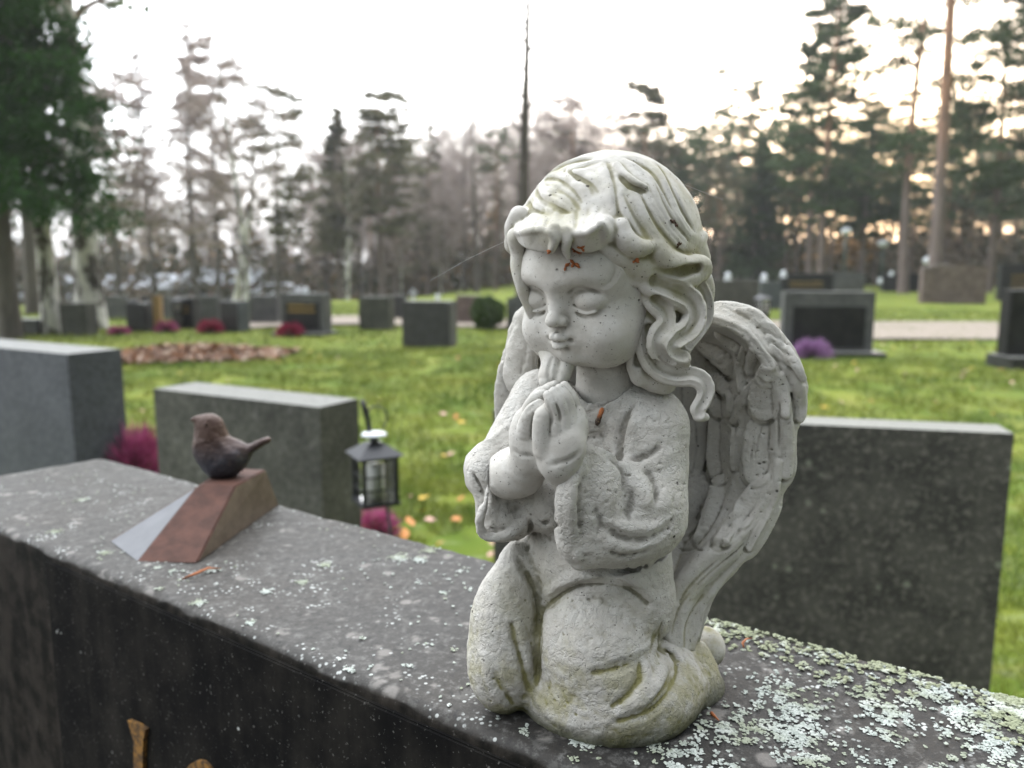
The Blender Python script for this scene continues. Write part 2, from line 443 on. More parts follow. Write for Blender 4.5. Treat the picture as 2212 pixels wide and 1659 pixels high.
# ------------------------------------------------------------------ angel statue
HF = np.array([-.578, -.816, 0.]); HR = np.array([.816, -.578, 0.]); UP = np.array([0, 0, 1.])
SLAB_Z = -254.0                       # slab top, mm below the camera
VS = globals().get('VS', 1.0)         # voxel scale
def build_statue():
    base = P(1300, 1500, 0)
    root = thing('angel_statue', (base[0] / 1000, base[1] / 1000, CAM_Z + SLAB_Z / 1000),
                 'weathered pale stone statue of a kneeling winged child with praying hands', 'statue')
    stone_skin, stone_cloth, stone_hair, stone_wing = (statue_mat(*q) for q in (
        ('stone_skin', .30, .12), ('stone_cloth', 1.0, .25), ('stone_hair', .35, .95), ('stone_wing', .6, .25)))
    # ---- head frame
    O = P(1276, 641, 10); pt = R(15); yw = R(2.5)
    hf = np.array([HF[0] * math.cos(yw) + HF[1] * math.sin(yw), HF[1] * math.cos(yw) - HF[0] * math.sin(yw), 0]); hr = np.array([-hf[1], hf[0], 0])
    f = hf * math.cos(pt) - UP * math.sin(pt); u = UP * math.cos(pt) + hf * math.sin(pt)
    M = np.array([hr, f, u])
    def L(r, ff, uu): return O + hr * r + f * ff + u * uu
    def S(*q): return [list(L(a, b, c)) + [d] for a, b, c, d in q]
    B = Field((-12, 330, -150), (112, 470, 58), .55 * VS)
    B.ell(L(0, -10, 14), (39, 40, 38), M, 0)
    B.ell(L(0, 0, -1), (34.5, 31, 36), M, 6)
    B.ell(L(0, 11, 19), (31.5, 25.5, 21), M, 8)
    for s_ in (-1, 1):
        B.ell(L(s_ * 17.0, 14.5, -12.5), (16.0, 17.5, 14.5), M, 8)
        B.ell(L(s_ * 13, 10, -22), (15, 16, 11), M, 8)
    B.ell(L(0, 22.5, -22.5), (9.0, 9.0, 6.5), M, 7)
    B.ell(L(0, 26, -12), (10.5, 8.3, 7.5), M, 6)
    # eye sockets, lids
    for s_ in (-1, 1):
        B.ell(L(s_ * 15.5, 34.5, 8.0), (10.5, 6.0, 6.5), M, 8, 'cut')
        B.relief(S((s_ * 8, 33, 16, 6), (s_ * 15, 31, 18.0, 6.5), (s_ * 24, 25, 15, 6)), .5, 1)
        B.ell(L(s_ * 15.8, 23.0, 6.2), (9.2, 8.1, 6.4), M, 1.4)
        lid = [(-7.6, -2.6), (-4.5, -4.7), (0, -5.7), (5.0, -4.9), (9.0, -2.4)]
        lower = [(s_ * 15.8 + a * s_, 23.0 + 7.8 * math.sqrt(max(.05, 1 - (a / 10.8) ** 2)) * .98, 6.2 + b) for a, b in lid]
        B.stroke([list(L(a, b - 1.0, c)) + [.4] for a, b, c in lower[:-1]], 2.2)
        B.stroke([list(L(a, b - .1, c + 1.2)) + [.40] for a, b, c in lower], .6, 'cut')
        B.relief([list(L(a, b - .6, c - 1.9)) + [1.5] for a, b, c in lower], .9, -1)
        B.relief(S((s_ * 7, 30.5, 11.0, 2), (s_ * 14, 31.5, 14.0, 2.2), (s_ * 23, 26.0, 11, 2)), .7, -1)
    # nose
    B.stroke(S((0, 27.5, 12, 3.6), (0, 30.5, 6, 3.3), (0, 34.8, .5, 3.0)), 5.5)
    B.ell(L(0, 36.2, -1.6), (4.0, 4.3, 3.5), M, 2.4)
    for s_ in (-1, 1):
        B.ell(L(s_ * 3.8, 33.8, -2.6), (2.5, 3.0, 2.3), M, 1.6)
        B.ell(L(s_ * 1.8, 36.4, -5.0), (1.1, 1.5, .8), M, .6, 'cut')
        B.relief(S((s_ * 6.6, 33.0, -1.6, 1.2), (s_ * 6.2, 32.5, -5.0, 1.1)), .6, -1)
    B.relief(S((0, 34.6, -6.2, 1.8), (0, 35.0, -9.0, 1.8)), .8, -1)
    # mouth
    B.stroke(S((-5.8, 32.6, -12.6, .9), (-3.0, 34.9, -11.0, 1.9), (-1.3, 36.0, -10.2, 2.1), (0, 36.2, -10.8, 1.9), (1.3, 36.0, -10.2, 2.1), (3.0, 34.9, -11.0, 1.9), (5.8, 32.6, -12.6, .9)), 1.4)
    B.stroke(S((-3.4, 33.4, -15.0, 1.4), (-1.2, 35.0, -15.6, 2.2), (1.2, 35.0, -15.6, 2.2), (3.4, 33.4, -15.0, 1.4)), 1.4)
    B.stroke(S((-6.2, 33.2, -12.7, .5), (-3.0, 36.2, -12.8, .7), (0, 37.6, -13.1, .8), (3.0, 36.2, -12.8, .7), (6.2, 33.2, -12.7, .5)), .8, 'cut')
    B.stroke(S((-3.4, 33.4, -18.4, 1.2), (0, 34.8, -19, 1.4), (3.4, 33.4, -18.4, 1.2)), 3.0, 'cut')
    for s_ in (-1, 1): B.ell(L(s_ * 7.1, 33.8, -12.8), 1.5, None, 1.8, 'cut')
    # neck
    nk = [P(1315, 740, -6), P(1310, 800, 0), P(1312, 850, -1), P(1330, 900, -8)]
    B.stroke([list(nk[0]) + [17], list(nk[1]) + [16.5], list(nk[2]) + [18], list(nk[3]) + [20]], 3)
    B.relief([list(B.hit(*Z2(a, b))) + [1.6] for a, b in ((850, 150), (960, 190), (1100, 200), (1200, 160))], .22, -1)
    # ---- forearms and hands (zoom 2 coordinates, depth, radius)
    def ZP(q): return list(P(*Z2(q[0], q[1]), q[2])) + [q[3]]
    # near hand = palm and fingers facing us
    B.stroke([ZP(q) for q in ((1080, 1040, 28, 10), (960, 950, 36, 10), (840, 850, 46, 10.8), (765, 750, 55, 11.2))], 2)      # forearm
    B.ell(P(*Z2(772, 650), 58), (13.0, 8.5, 13.5), np.array([[.92, -.39, 0], [.39, .92, 0], [0, 0, 1]]), 3)  # palm
    B.ell(P(*Z2(850, 520), 56), (8.0, 7, 12), None, 3)
    B.stroke([ZP(q) for q in ((668, 680, 58, 6.0), (650, 560, 60, 5.2), (655, 450, 61, 4.4), (688, 405, 60, 3.4))], 1.2)
    fing = [((745, 560, 61, 4.5), (742, 460, 62, 3.4), (712, 370, 63, 3.1), (688, 312, 62, 2.5)),
            ((795, 540, 61, 4.5), (790, 440, 62, 3.4), (765, 350, 63, 3.1), (728, 288, 62, 2.5)),
            ((835, 520, 60, 4.5), (832, 420, 60, 3.4), (808, 330, 61, 3.1), (768, 268, 60, 2.5)),
            ((865, 500, 56, 4.5), (866, 400, 56, 3.4), (843, 320, 57, 3.1), (800, 250, 56, 2.5))]
    for q in fing: B.stroke([ZP(a) for a in q], .35)
    for q in (((716, 510), (716, 450), (690, 370)), ((768, 490), (768, 440), (745, 370))):
        B.relief([list(B.hit(*Z2(a[0], a[1]))) + [1.3] for a in q], .8, -1)
    B.relief([list(B.hit(*Z2(a, b))) + [2.4] for a, b in ((700, 790), (760, 770), (830, 750), (900, 700))], .8, -1)   # wrist crease
    # far hand
    B.stroke([ZP(q) for q in ((430, 850, 22, 13.5), (500, 830, 30, 13.0), (560, 740, 40, 10.5))], 2)
    B.ell(P(*Z2(475, 830), 28), (14, 13, 13), None, 3)
    B.ell(P(*Z2(555, 610), 47), (10.2, 8, 17), np.array([[.92, -.39, 0], [.39, .92, 0], [0, 0, 1]]), 3)
    B.ell(P(*Z2(640, 640), 46), (9, 9, 16), None, 3)
    for q in (((545, 560, 50, 6), (560, 460, 54, 4.2), (590, 405, 56, 3.4), (630, 375, 57, 2.8)),
              ((530, 480, 44, 4.5), (570, 375, 49, 3.3), (612, 325, 52, 3.0), (655, 305, 53, 2.4)),
              ((560, 430, 40, 4.2), (600, 330, 44, 3.2), (645, 290, 47, 2.9), (690, 270, 48, 2.3)),
              ((600, 400, 36, 4.2), (640, 310, 39, 3.2), (690, 265, 42, 2.8), (735, 240, 44, 2.3))):
        B.stroke([ZP(a) for a in q], .35)
    B.relief([list(B.hit(*Z2(a, b))) + [2.4] for a, b in ((450, 680), (500, 715), (570, 720))], .7, -1)
    B.relief([list(B.hit(*Z2(a, b))) + [1.6] for a, b in ((540, 430), (590, 385), (650, 350))], .6, -1)
    B.noise(5, .10, 1); B.noise(2.0, .05, 2)
    # heel peeping out behind the wing
    H2 = Field((80, 430, -262), (150, 490, -225), .8 * VS)
    H2.ell(P(*Z3(1880, 860), -34), (11.5, 13, 12.5), None, 0)
    H2.stroke([list(P(*Z3(1880, 880), -34)) + [10], list(P(*Z3(1760, 960), -34)) + [11], list(P(*Z3(1650, 1040), -30)) + [12]], 3)
    body = finish(B, 'body', stone_skin, root, 2.6)
    finish(H2, 'heel', stone_skin, root)

    # ---- hair
    H = Field((-18, 325, -115), (122, 500, 66), .6 * VS)
    C = P(1316, 530, -2); CR = np.array([49.5, 50, 49.5])
    H.ell(C, CR, None, 0)
    H.ell(P(1300, 560, -4), (50, 46, 44), None, 4)
    hp = L(0, 30, 23); n_ = (-.66 * f + .75 * u)
    H.plane_cut(hp, n_, 3)
    back = Field(H.lo, H.lo + (H.n - 1) * H.h, H.h)                # back hair falling to the shoulders
    H.ell(C + np.array([6, 16, -38]), (44, 28, 50), None, 6)
    H.ell(P(1440, 700, -8), (15, 16, 34), None, 5)
    H.ell(L(0, 4, -22), (33, 36, 50), M, 3, 'cut')
    def lock(pts, k=1.2, conv=Z1, flat=None, op='add'):
        q = [list(P(*conv(a, b), c)) + [d] for a, b, c, d in pts]
        if flat: H.stroke(q, k, op, nrm=np.array([-.2, -.98, .1]), flat=flat)
        else: H.stroke(q, k, op)
    def onh(pts, lift=0.0): return H.trace(Z1, pts, lift)
    # sweeps raised on the cap
    for pts in (((820, 60, 9), (600, 105, 9), (430, 190, 7), (300, 330, 7), (215, 500, 6), (205, 590, 5)),
                ((840, 90, 7), (660, 150, 7), (520, 230, 7), (400, 320, 7), (310, 440, 7), (290, 520, 5)),
                ((840, 130, 7), (700, 240, 8), (560, 330, 9), (450, 430, 8), (400, 500, 6)),
                ((860, 160, 8), (780, 330, 9), (700, 440, 10), (620, 520, 8)),
                ((870, 240, 7), (840, 380, 8), (820, 480, 8), (830, 560, 6)),
                ((900, 220, 7), (920, 380, 7), (950, 520, 7), (1000, 640, 6), (1090, 690, 4)),
                ((960, 300, 7), (1020, 460, 7), (1100, 620, 7), (1200, 730, 6), (1330, 790, 5)),
                ((1060, 330, 7), (1120, 470, 7), (1210, 610, 7), (1300, 710, 6)),
                ((1130, 200, 7), (1220, 380, 7), (1300, 520, 6), (1370, 590, 5)),
                ((860, 60, 6), (960, 110, 7), (1000, 200, 6), (1060, 270, 5)),
                ((900, 55, 6), (1050, 90, 7), (1180, 200, 7), (1290, 360, 6), (1370, 500, 5))):
        H.relief(onh(pts), 1.0, 1)
    grooves = (((700, 90), (560, 112), (450, 165), (400, 215)), ((760, 110), (640, 140), (560, 165), (620, 210), (700, 250), (750, 310)),
               ((360, 225), (440, 218), (520, 245), (585, 300), (640, 380)), ((320, 285), (360, 350), (450, 400), (540, 460), (600, 520)),
               ((275, 375), (310, 430), (400, 470), (500, 520), (540, 560)), ((245, 440), (235, 500), (290, 540), (380, 545)),
               ((810, 110), (850, 220), (872, 330), (885, 430), (905, 540), (950, 640), (1030, 700)),
               ((930, 330), (985, 450), (1060, 570), (1160, 670), (1280, 745), (1380, 770)),
               ((1030, 310), (1100, 450), (1180, 580), (1280, 690), (1350, 745)), ((1120, 230), (1200, 390), (1280, 530), (1370, 640)),
               ((1160, 130), (1260, 300), (1330, 450), (1400, 580)), ((940, 80), (1090, 160), (1190, 300), (1250, 420)))
    for gi, g in enumerate(grooves):
        lf = g[0][0] < 780
        off = [(a + (24 if lf else -28), b - (20 if lf else -8), 4.0) for a, b in g]
        H.relief(onh(off), .7, 1)
        H.relief(onh([(a, b, 3.0) for a, b in g]), .8, -1)
        H.relief(onh([(a, b, 1.3) for a, b in g]), .8, -1)
    def resamp(g, n=6):
        g = np.array(g, float); u0 = np.linspace(0, 1, len(g)); u1 = np.linspace(0, 1, n); return np.stack([np.interp(u1, u0, g[:, 0]), np.interp(u1, u0, g[:, 1])], 1)
    for a_, b_ in ((0, 1), (2, 3), (3, 4), (4, 5), (6, 7), (7, 8), (8, 9), (9, 10), (10, 11)):
        ga, gb = resamp(grooves[a_]), resamp(grooves[b_])
        for t_, am in ((.33, .42), (.66, .5)):
            H.relief(onh([(x, y, 1.3) for x, y in ga * (1 - t_) + gb * t_]), am, -1)
    for g in ((( 600, 200), (680, 260), (720, 340)), ((480, 300), (560, 350), (620, 430)), ((880, 140), (940, 230), (960, 300)),
              ((950, 560), (1020, 640)), ((1090, 420), (1150, 540), (1230, 640))):
        H.relief(onh([(a, b, 2.0) for a, b in g]), .6, -1)
    # small flap on the crown
    H.stroke(onh([(880, 130, 2.0), (940, 205, 2.4), (1000, 250, 2.4), (1070, 280, 1.6)], .6), 1.0)
    H.relief(onh([(900, 205, 2.6), (960, 265, 3), (1040, 300, 2.6), (1075, 300, 2)]), 2.2, -1)
    # fringe: two scrolls over the brow
    def fr(pts, k=1.0, op='add'): H.stroke([list(P(*Z1(a, b), c)) + [d] for a, b, c, d in pts], k, op)
    R1 = ((203, 585, 36), (250, 582, 45), (300, 572, 51), (370, 566, 55), (425, 588, 58), (452, 640, 57), (440, 700, 54))
    A1 = ((225, 440, 26), (265, 450, 34), (320, 470, 41), (385, 490, 45), (440, 500, 48), (490, 560, 50), (490, 620, 50))
    U1 = ((225, 640, 36), (262, 672, 41), (310, 690, 45), (360, 698, 48), (400, 700, 50), (425, 700, 51), (438, 702, 52))
    em = lambda L_: [H.hit(*Z1(a, b)) + ray(*Z1(a, b)) * 1.7 for a, b, c in L_]
    H.sheet(em(A1), R1, 1.9, 3.5, 40, Z1); H.sheet(R1, U1, 1.4, .8, 40, Z1)
    H.sheet([(a, b - 4, c + .6) for a, b, c in R1], [(a, b + 6, c + .2) for a, b, c in R1], .9, .6, 60, Z1)
    R2 = ((560, 590, 54), (620, 592, 58), (680, 586, 61), (735, 550, 61), (772, 528, 60), (802, 575, 58), (798, 625, 55))
    A2 = ((550, 510, 48), (610, 500, 50), (680, 480, 51), (745, 460, 51), (820, 490, 50), (860, 560, 49), (850, 630, 47))
    U2 = ((565, 650, 51), (610, 690, 51), (670, 705, 51), (725, 700, 51), (765, 685, 50), (790, 665, 50), (800, 640, 50))
    H.sheet(em(A2), R2, 1.9, 3.5, 40, Z1); H.sheet(R2, U2, 1.4, .8, 40, Z1)
    H.sheet([(a, b - 4, c + .6) for a, b, c in R2], [(a, b + 6, c + .2) for a, b, c in R2], .9, .6, 60, Z1)
    H.sheet(em(((470, 490, 48), (520, 500, 49), (560, 500, 50))), ((468, 590, 55), (520, 600, 55), (570, 595, 54)), 2.0, 3.0, 12, Z1)
    fr(((450, 560, 56, 3), (462, 620, 57, 2.4), (448, 680, 56, 1.8), (436, 712, 54, 1.2)), 1.2)
    fr(((525, 580, 55, 3), (540, 640, 56, 2.6), (530, 700, 54, 2.2), (548, 752, 52, 1.2)), 1.2)
    fr(((820, 520, 50, 3), (850, 600, 50, 3), (875, 610, 49, 2.4), (880, 570, 49, 1.6)), 1.5)
    for g in (((300, 400), (265, 480), (235, 560)), ((380, 420), (345, 500), (330, 560)), ((450, 430), (410, 510), (395, 565)),
              ((600, 440), (600, 520), (600, 580)), ((680, 430), (665, 510), (660, 575)), ((760, 420), (735, 480), (725, 540)), ((250, 470), (220, 530), (208, 580))):
        H.relief(onh([(a, b, 1.7) for a, b in g]), .8, -1)
    # band of hair above the temple and the side flicks
    fr(((800, 690, 46, 4), (900, 740, 45, 5), (1000, 790, 43, 6), (1080, 860, 40, 6), (1160, 920, 36, 6)), 2.5)
    fr(((900, 560, 48, 5), (940, 640, 49, 5.5), (1010, 690, 49, 5), (1080, 690, 48, 3.6), (1118, 680, 47, 2.2)), 1.4)
    fr(((1090, 610, 42, 5), (1150, 720, 42, 6), (1230, 790, 39, 6.5), (1330, 820, 34, 6), (1420, 800, 30, 5), (1470, 805, 27, 4), (1488, 850, 25, 3), (1478, 890, 24, 2.2)), 1.6)
    fr(((1060, 800, 42, 5), (1130, 860, 39, 6), (1240, 900, 35, 7), (1340, 895, 30, 7), (1430, 860, 27, 5)), 2)
    fr(((1150, 850, 47, 2), (1240, 868, 44, 3), (1340, 850, 39, 3.4), (1430, 830, 34, 2.6)), 1.5, 'cut')
    fr(((1250, 520, 30, 5), (1320, 610, 27, 5.5), (1390, 640, 20, 5), (1440, 620, 14, 4), (1462, 615, 10, 3), (1462, 650, 10, 2)), 1.5)
    fr(((1330, 640, 20, 6), (1400, 700, 12, 7), (1440, 760, 8, 6)), 3)
    # long curls beside the cheek
    def curl(pts, k=1.0, groove=True, gr=1.1):
        fct = .88; pp = np.array(pts, float); dv = np.gradient(pp[:, :2], axis=0); dv /= np.linalg.norm(dv, axis=1)[:, None] + 1e-9
        pe = np.stack([-dv[:, 1], dv[:, 0]], 1); zp = 1 / .080
        H.stroke([list(P(*Z1(a, b), c)) + [d * fct] for a, b, c, d in pts], k * 1.1, nrm=np.array([-.15, -.98, .1]), flat=.7)
        if groove:
            q = [(pp[i, 0] - pe[i, 0] * pp[i, 3] * .32 * zp, pp[i, 1] - pe[i, 1] * pp[i, 3] * .32 * zp, pp[i, 2] + pp[i, 3] * fct * .82, pp[i, 3] * fct * .66) for i in range(1, len(pp) - 1)]
            H.stroke([list(P(*Z1(a, b), c)) + [d] for a, b, c, d in q], .8, 'cut')
            for o, am, r_ in ((.55, .55, 1.3), (-.15, .35, 1.1)):
                q = [(pp[i, 0] + pe[i, 0] * pp[i, 3] * o * zp, pp[i, 1] + pe[i, 1] * pp[i, 3] * o * zp, r_) for i in range(1, len(pp) - 1)]
                H.relief(onh(q), am, -1)
    H.ell(P(1418, 700, 17), (15.5, 18, 36), None, 4)
    H.ell(P(1440, 640, 6), (20, 22, 26), None, 5)
    curl(((1020, 850, 38, 6), (1000, 980, 36, 5), (1040, 1080, 34, 4.5), (1060, 1180, 31, 4.5), (1040, 1290, 30, 4.5), (1010, 1390, 29, 4.5), (1000, 1480, 26, 5), (1030, 1570, 24, 5)), 1.2)
    curl(((1050, 900, 40, 6), (1140, 955, 40, 7.5), (1260, 1000, 37, 8.5), (1370, 1060, 33, 8), (1405, 1150, 33, 7.5), (1370, 1240, 36, 7), (1290, 1300, 40, 6.5), (1245, 1360, 41, 5.5), (1270, 1420, 40, 5), (1330, 1440, 38, 4.5), (1345, 1480, 36, 3)), 1.0, True, 1.8)
    curl(((1060, 960, 36, 5), (1130, 1060, 37, 6), (1200, 1130, 37, 6), (1215, 1200, 38, 5.5), (1160, 1270, 39, 5.5), (1135, 1350, 39, 5), (1170, 1430, 37, 5), (1240, 1480, 35, 5), (1330, 1500, 32, 4.5)), 1.0, True, 1.4)
    curl(((1080, 1120, 30, 5), (1070, 1240, 31, 5.5), (1070, 1360, 31, 5.5), (1100, 1450, 31, 6), (1170, 1530, 32, 6), (1280, 1570, 33, 6), (1390, 1565, 35, 6), (1460, 1600, 36, 5.5), (1485, 1670, 36, 5), (1460, 1740, 36, 4.5), (1430, 1790, 36, 4.5), (1440, 1830, 36, 4), (1480, 1845, 35, 2.6)), 1.0, True, 1.6)
    curl(((1370, 900, 28, 5), (1440, 960, 22, 5), (1480, 1060, 18, 5), (1470, 1180, 18, 5), (1410, 1270, 22, 5), (1360, 1340, 26, 4.5), (1340, 1400, 28, 3)), 1.0, True, 1.2)
    curl(((1470, 900, 12, 5), (1490, 980, 8, 5), (1480, 1080, 5, 5)), 2, False)
    curl(((1040, 1480, 22, 7), (1100, 1560, 22, 8), (1200, 1600, 22, 8)), 3, False)
    H.ell(P(1422, 800, 10), (14, 12, 12), None, 4)
    # hair on the far side
    fr(((215, 470, 22, 5), (178, 560, 14, 5), (168, 620, 12, 4), (160, 680, 10, 3.6), (190, 715, 10, 3)), 1.5); fr(((180, 580, 10, 4), (150, 600, 8, 2.5)), 1.5)
    fr(((195, 620, 24, 5), (205, 720, 22, 4), (215, 850, 22, 3.6), (240, 980, 22, 3.4), (285, 1090, 20, 3.2), (310, 1150, 18, 3)), 1.5)
    fr(((400, 1380, 14, 5), (440, 1470, 20, 6), (420, 1560, 24, 6), (400, 1600, 26, 4)), 1.5)
    fr(((540, 1480, 24, 4), (520, 1540, 26, 4), (500, 1590, 28, 3)), 1.5)
    H.relief(onh([(440, 1440, 1.6), (415, 1520, 1.8), (420, 1590, 1.6)]), 1.0, -1)
    H.noise(6, .25, 5); H.noise(2.2, .08, 6)
    finish(H, 'hair', stone_hair, root, 3.0)
    build_robe(root, stone_cloth)
    build_wings(root, stone_wing)
    return root
def build_robe(root, mat):
    F = Field((-36, 318, -262), (142, 520, -44), .68 * VS)
    Mb = np.array([HR, HF, UP])
    # trunk
    F.ell(P(1322, 1010, -6), (37, 29, 52), Mb, 0)
    F.ell(P(1290, 1180, -2), (43, 36, 36), Mb, 8)
    F.ell(P(1392, 915, 6), (23, 21, 21), None, 8)                      # shoulder towards us
    F.ell(P(1215, 905, -16), (23, 21, 20), None, 8)                    # far shoulder
    F.stroke([list(P(1250, 885, 4)) + [14], list(P(1330, 880, 8)) + [14], list(P(1400, 890, 6)) + [14]], 6)
    # skirt
    def E3(x, y, w_, r, k=6): F.ell(P(*Z3(x, y), w_), r, Mb, k)
    E3(1080, 500, -4, (42, 34, 34), 8)
    E3(1150, 1090, -4, (56, 52, 34), 8)
    E3(1060, 850, 19, (33, 28, 33), 4)          # near knee
    E3(1130, 1080, 20, (38, 26, 26), 8)
    E3(440, 760, 2, (21, 24, 42), 3)            # far knee
    E3(430, 960, 6, (21, 24, 30), 5)
    E3(520, 350, -2, (13, 13, 22), 6); E3(600, 700, -6, (16, 20, 40), 6)
    E3(1500, 1120, -4, (30, 28, 27), 6)
    E3(1740, 1130, -12, (20, 22, 22), 5)
    E3(1800, 1000, -14, (9, 12, 16), 6)
    E3(1900, 1200, -14, (9, 14, 12), 5)
    E3(1350, 500, 10, (24, 22, 30), 8)
    # sleeve towards us
    A = P(1402, 930, 12); 
    F.stroke([list(P(1402, 935, 14)) + [21.5], list(P(1396, 1010, 18)) + [22.5], list(P(1382, 1085, 24)) + [23.5]], 5)
    F.ell(P(1372, 1105, 28), (27, 21, 26), None, 6)
    F.ell(P(1330, 1100, 36), (26, 17, 28), None, 6)
    def Z2P(a, b, c, d): return list(P(*Z2(a, b), c)) + [d]
    F.stroke([Z2P(948, 690, 53, 3.5), Z2P(895, 770, 56, 4.5), Z2P(850, 880, 57, 5.5), Z2P(825, 1000, 57, 6.5), Z2P(822, 1120, 55, 6.5), Z2P(828, 1220, 53, 6), Z2P(845, 1330, 50, 6.0), Z2P(880, 1400, 48, 4.2), Z2P(895, 1450, 47, 2.6)], 4)
    F.ell(P(*Z2(980, 980), 44), (17, 13, 24), None, 8)
    F.ell(P(*Z2(960, 1210), 43), (17, 12, 20), None, 8)
    F.ell(P(*Z2(1130, 1250), 38), (24, 16, 16), None, 8)
    F.ell(P(*Z2(1330, 1200), 28), (19, 18, 14), None, 8)
    F.stroke([Z2P(948, 672, 54, 2.6), Z2P(1040, 716, 49, 3.2), Z2P(1130, 780, 43, 3.6), Z2P(1190, 850, 38, 4)], 2.0)
    F.stroke([Z2P(1000, 760, 47, 6), Z2P(1100, 860, 43, 8), Z2P(1200, 960, 36, 9)], 4)
    # hollow of the near cuff, opening left
    F.stroke([Z2P(800, 960, 38, 5), Z2P(770, 1100, 38, 9), Z2P(790, 1280, 36, 7)], 3, 'cut')
    # sleeve on the far side
    F.stroke([Z2P(640, 330, -16, 17), Z2P(490, 560, -6, 15), Z2P(370, 740, 3, 13), Z2P(300, 860, 8, 11)], 6)
    F.ell(P(*Z2(262, 830), 10), (11, 16, 16), None, 4)
    F.ell(P(*Z2(170, 785), 8), (3.6, 7, 6), None, 4); F.ell(P(*Z2(190, 860), 8), (4, 8, 7), None, 4)
    F.ell(P(*Z2(315, 1000), 10), (8, 16, 15), None, 5)
    F.ell(P(*Z2(330, 1150), 10), (10.5, 14, 12.5), None, 4); F.ell(P(*Z2(290, 1050), 12), (7, 12, 10), None, 4)
    F.ell(P(*Z2(440, 1090), 8), (16, 17, 17), None, 5)
    F.ell(P(*Z2(500, 1000), 0), (13, 15, 18), None, 6)
    F.stroke([Z2P(445, 600, 31, 2.0), Z2P(370, 650, 32, 2.4), Z2P(322, 740, 32, 2.6), Z2P(305, 860, 31, 2.6), Z2P(300, 960, 31, 2.6), Z2P(265, 1050, 32, 2.6), Z2P(234, 1120, 32, 2.6), Z2P(222, 1190, 31, 2.5), Z2P(255, 1262, 29, 2.4), Z2P(340, 1278, 28, 2.4), Z2P(430, 1252, 25, 2.6), Z2P(510, 1190, 20, 3)], 3)
    F.stroke([Z2P(430, 700, 38, 11), Z2P(430, 800, 34, 13), Z2P(450, 940, 30, 13), Z2P(415, 1070, 33, 11), Z2P(355, 1160, 35, 8)], 1.2, 'cut')
    F.stroke([Z2P(520, 900, 30, 10), Z2P(480, 1080, 28, 9)], 3, 'cut')
    # chest cloth between the cuffs
    F.ell(P(*Z2(700, 1050), 12), (17, 16, 16), None, 5)
    F.relief(F.trace(Z2, [(600, 1130, 3), (680, 1180, 3), (770, 1195, 2.5)]), 1.8, -1)      # belt crease
    F.relief(F.trace(Z2, [(568, 1160, 2.5), (565, 1250, 3), (545, 1350, 3)]), 2.0, -1)
    F.stroke([Z2P(900, 1500, 34, 3), Z2P(1000, 1498, 34, 4.5), Z2P(1180, 1492, 32, 5), Z2P(1320, 1435, 28, 5), Z2P(1450, 1360, 22, 5), Z2P(1540, 1270, 14, 4)], 2, 'cut')
    # neck opening
    F.stroke([list(P(1300, 800, 2)) + [18], list(P(1304, 850, 4)) + [16.5]], 2, 'cut')
    F.stroke([list(P(1262, 905, 10)) + [8], list(P(1300, 900, 12)) + [9], list(P(1350, 885, 11)) + [10], list(P(1395, 865, 4)) + [10]], 4)
    F.relief(F.trace(Z2, [(890, 400, 2.2), (950, 408, 2.2), (1010, 375, 2.2), (1110, 325, 2.2), (1200, 270, 2)]), 1.0, 1)
    F.relief(F.trace(Z2, [(880, 425, 1.6), (955, 430, 1.6), (1030, 395, 1.6), (1120, 345, 1.4)]), .8, -1)
    def up(pts, amt, c=Z2): F.relief(F.trace(c, pts), amt, 1)
    def dn(pts, amt, c=Z2):
        F.relief(F.trace(c, pts), amt, -1)
        if amt > 1.5: F.stroke(F.trace(c, [(a, b, .55 + .14 * amt) for a, b, r in pts], .1), 1.0, 'cut')
    # folds of the chest and sleeve
    def dp(pts, amt): F.relief(F.trace(Z2, pts), amt, -1)
    dp([(1262, 390, 2.5), (1215, 480, 4.0), (1185, 580, 4.5), (1170, 700, 4.5), (1165, 760, 3)], 2.8)
    up([(1300, 420, 6), (1255, 540, 7), (1235, 680, 6)], 1.4)
    up([(1150, 470, 5), (1115, 580, 6), (1110, 680, 5)], 1.0)
    dp([(965, 640, 2), (1040, 680, 3.2), (1120, 735, 4), (1190, 800, 4.5), (1240, 870, 4)], 2.6)
    dp([(1190, 830, 3.5), (1222, 930, 5), (1240, 1040, 5.5), (1225, 1140, 4)], 2.6)
    up([(1290, 860, 5), (1340, 960, 7), (1355, 1060, 6)], 2.0)
    dp([(1320, 760, 2.5), (1390, 860, 4), (1430, 960, 4.5), (1420, 1050, 3)], 1.6)
    up([(1420, 880, 5), (1480, 990, 7), (1470, 1090, 6)], 1.2)
    dp([(1240, 745, 2.5), (1330, 730, 3.5), (1410, 690, 3.5), (1460, 650, 2.5)], 1.6)
    up([(1300, 790, 4), (1420, 760, 6), (1540, 700, 4)], 1.2)
    up([(1130, 1180, 4), (1280, 1240, 6), (1420, 1220, 6), (1530, 1120, 4)], 1.5)
    dp([(1060, 1190, 3), (1180, 1270, 4.5), (1310, 1295, 5), (1440, 1260, 5), (1540, 1160, 3)], 1.8)
    up([(1060, 1290, 4), (1200, 1350, 5), (1360, 1330, 5), (1480, 1260, 4)], 1.3)
    dp([(1080, 1370, 2.5), (1200, 1410, 3.5), (1330, 1380, 3.5), (1440, 1320, 2.5)], 1.1)
    up([(1000, 800, 6), (1060, 920, 8), (1090, 1050, 8)], 1.5)
    up([(890, 830, 4), (850, 960, 4), (845, 1120, 4), (860, 1280, 4)], 1.3)
    dp([(930, 860, 3), (905, 980, 4), (905, 1120, 4), (920, 1270, 3)], 1.0)
    dp([(1000, 1080, 3), (1040, 1160, 4), (1020, 1260, 3)], .8)
    up([(900, 1430, 3), (880, 1390, 3)], 1.6)
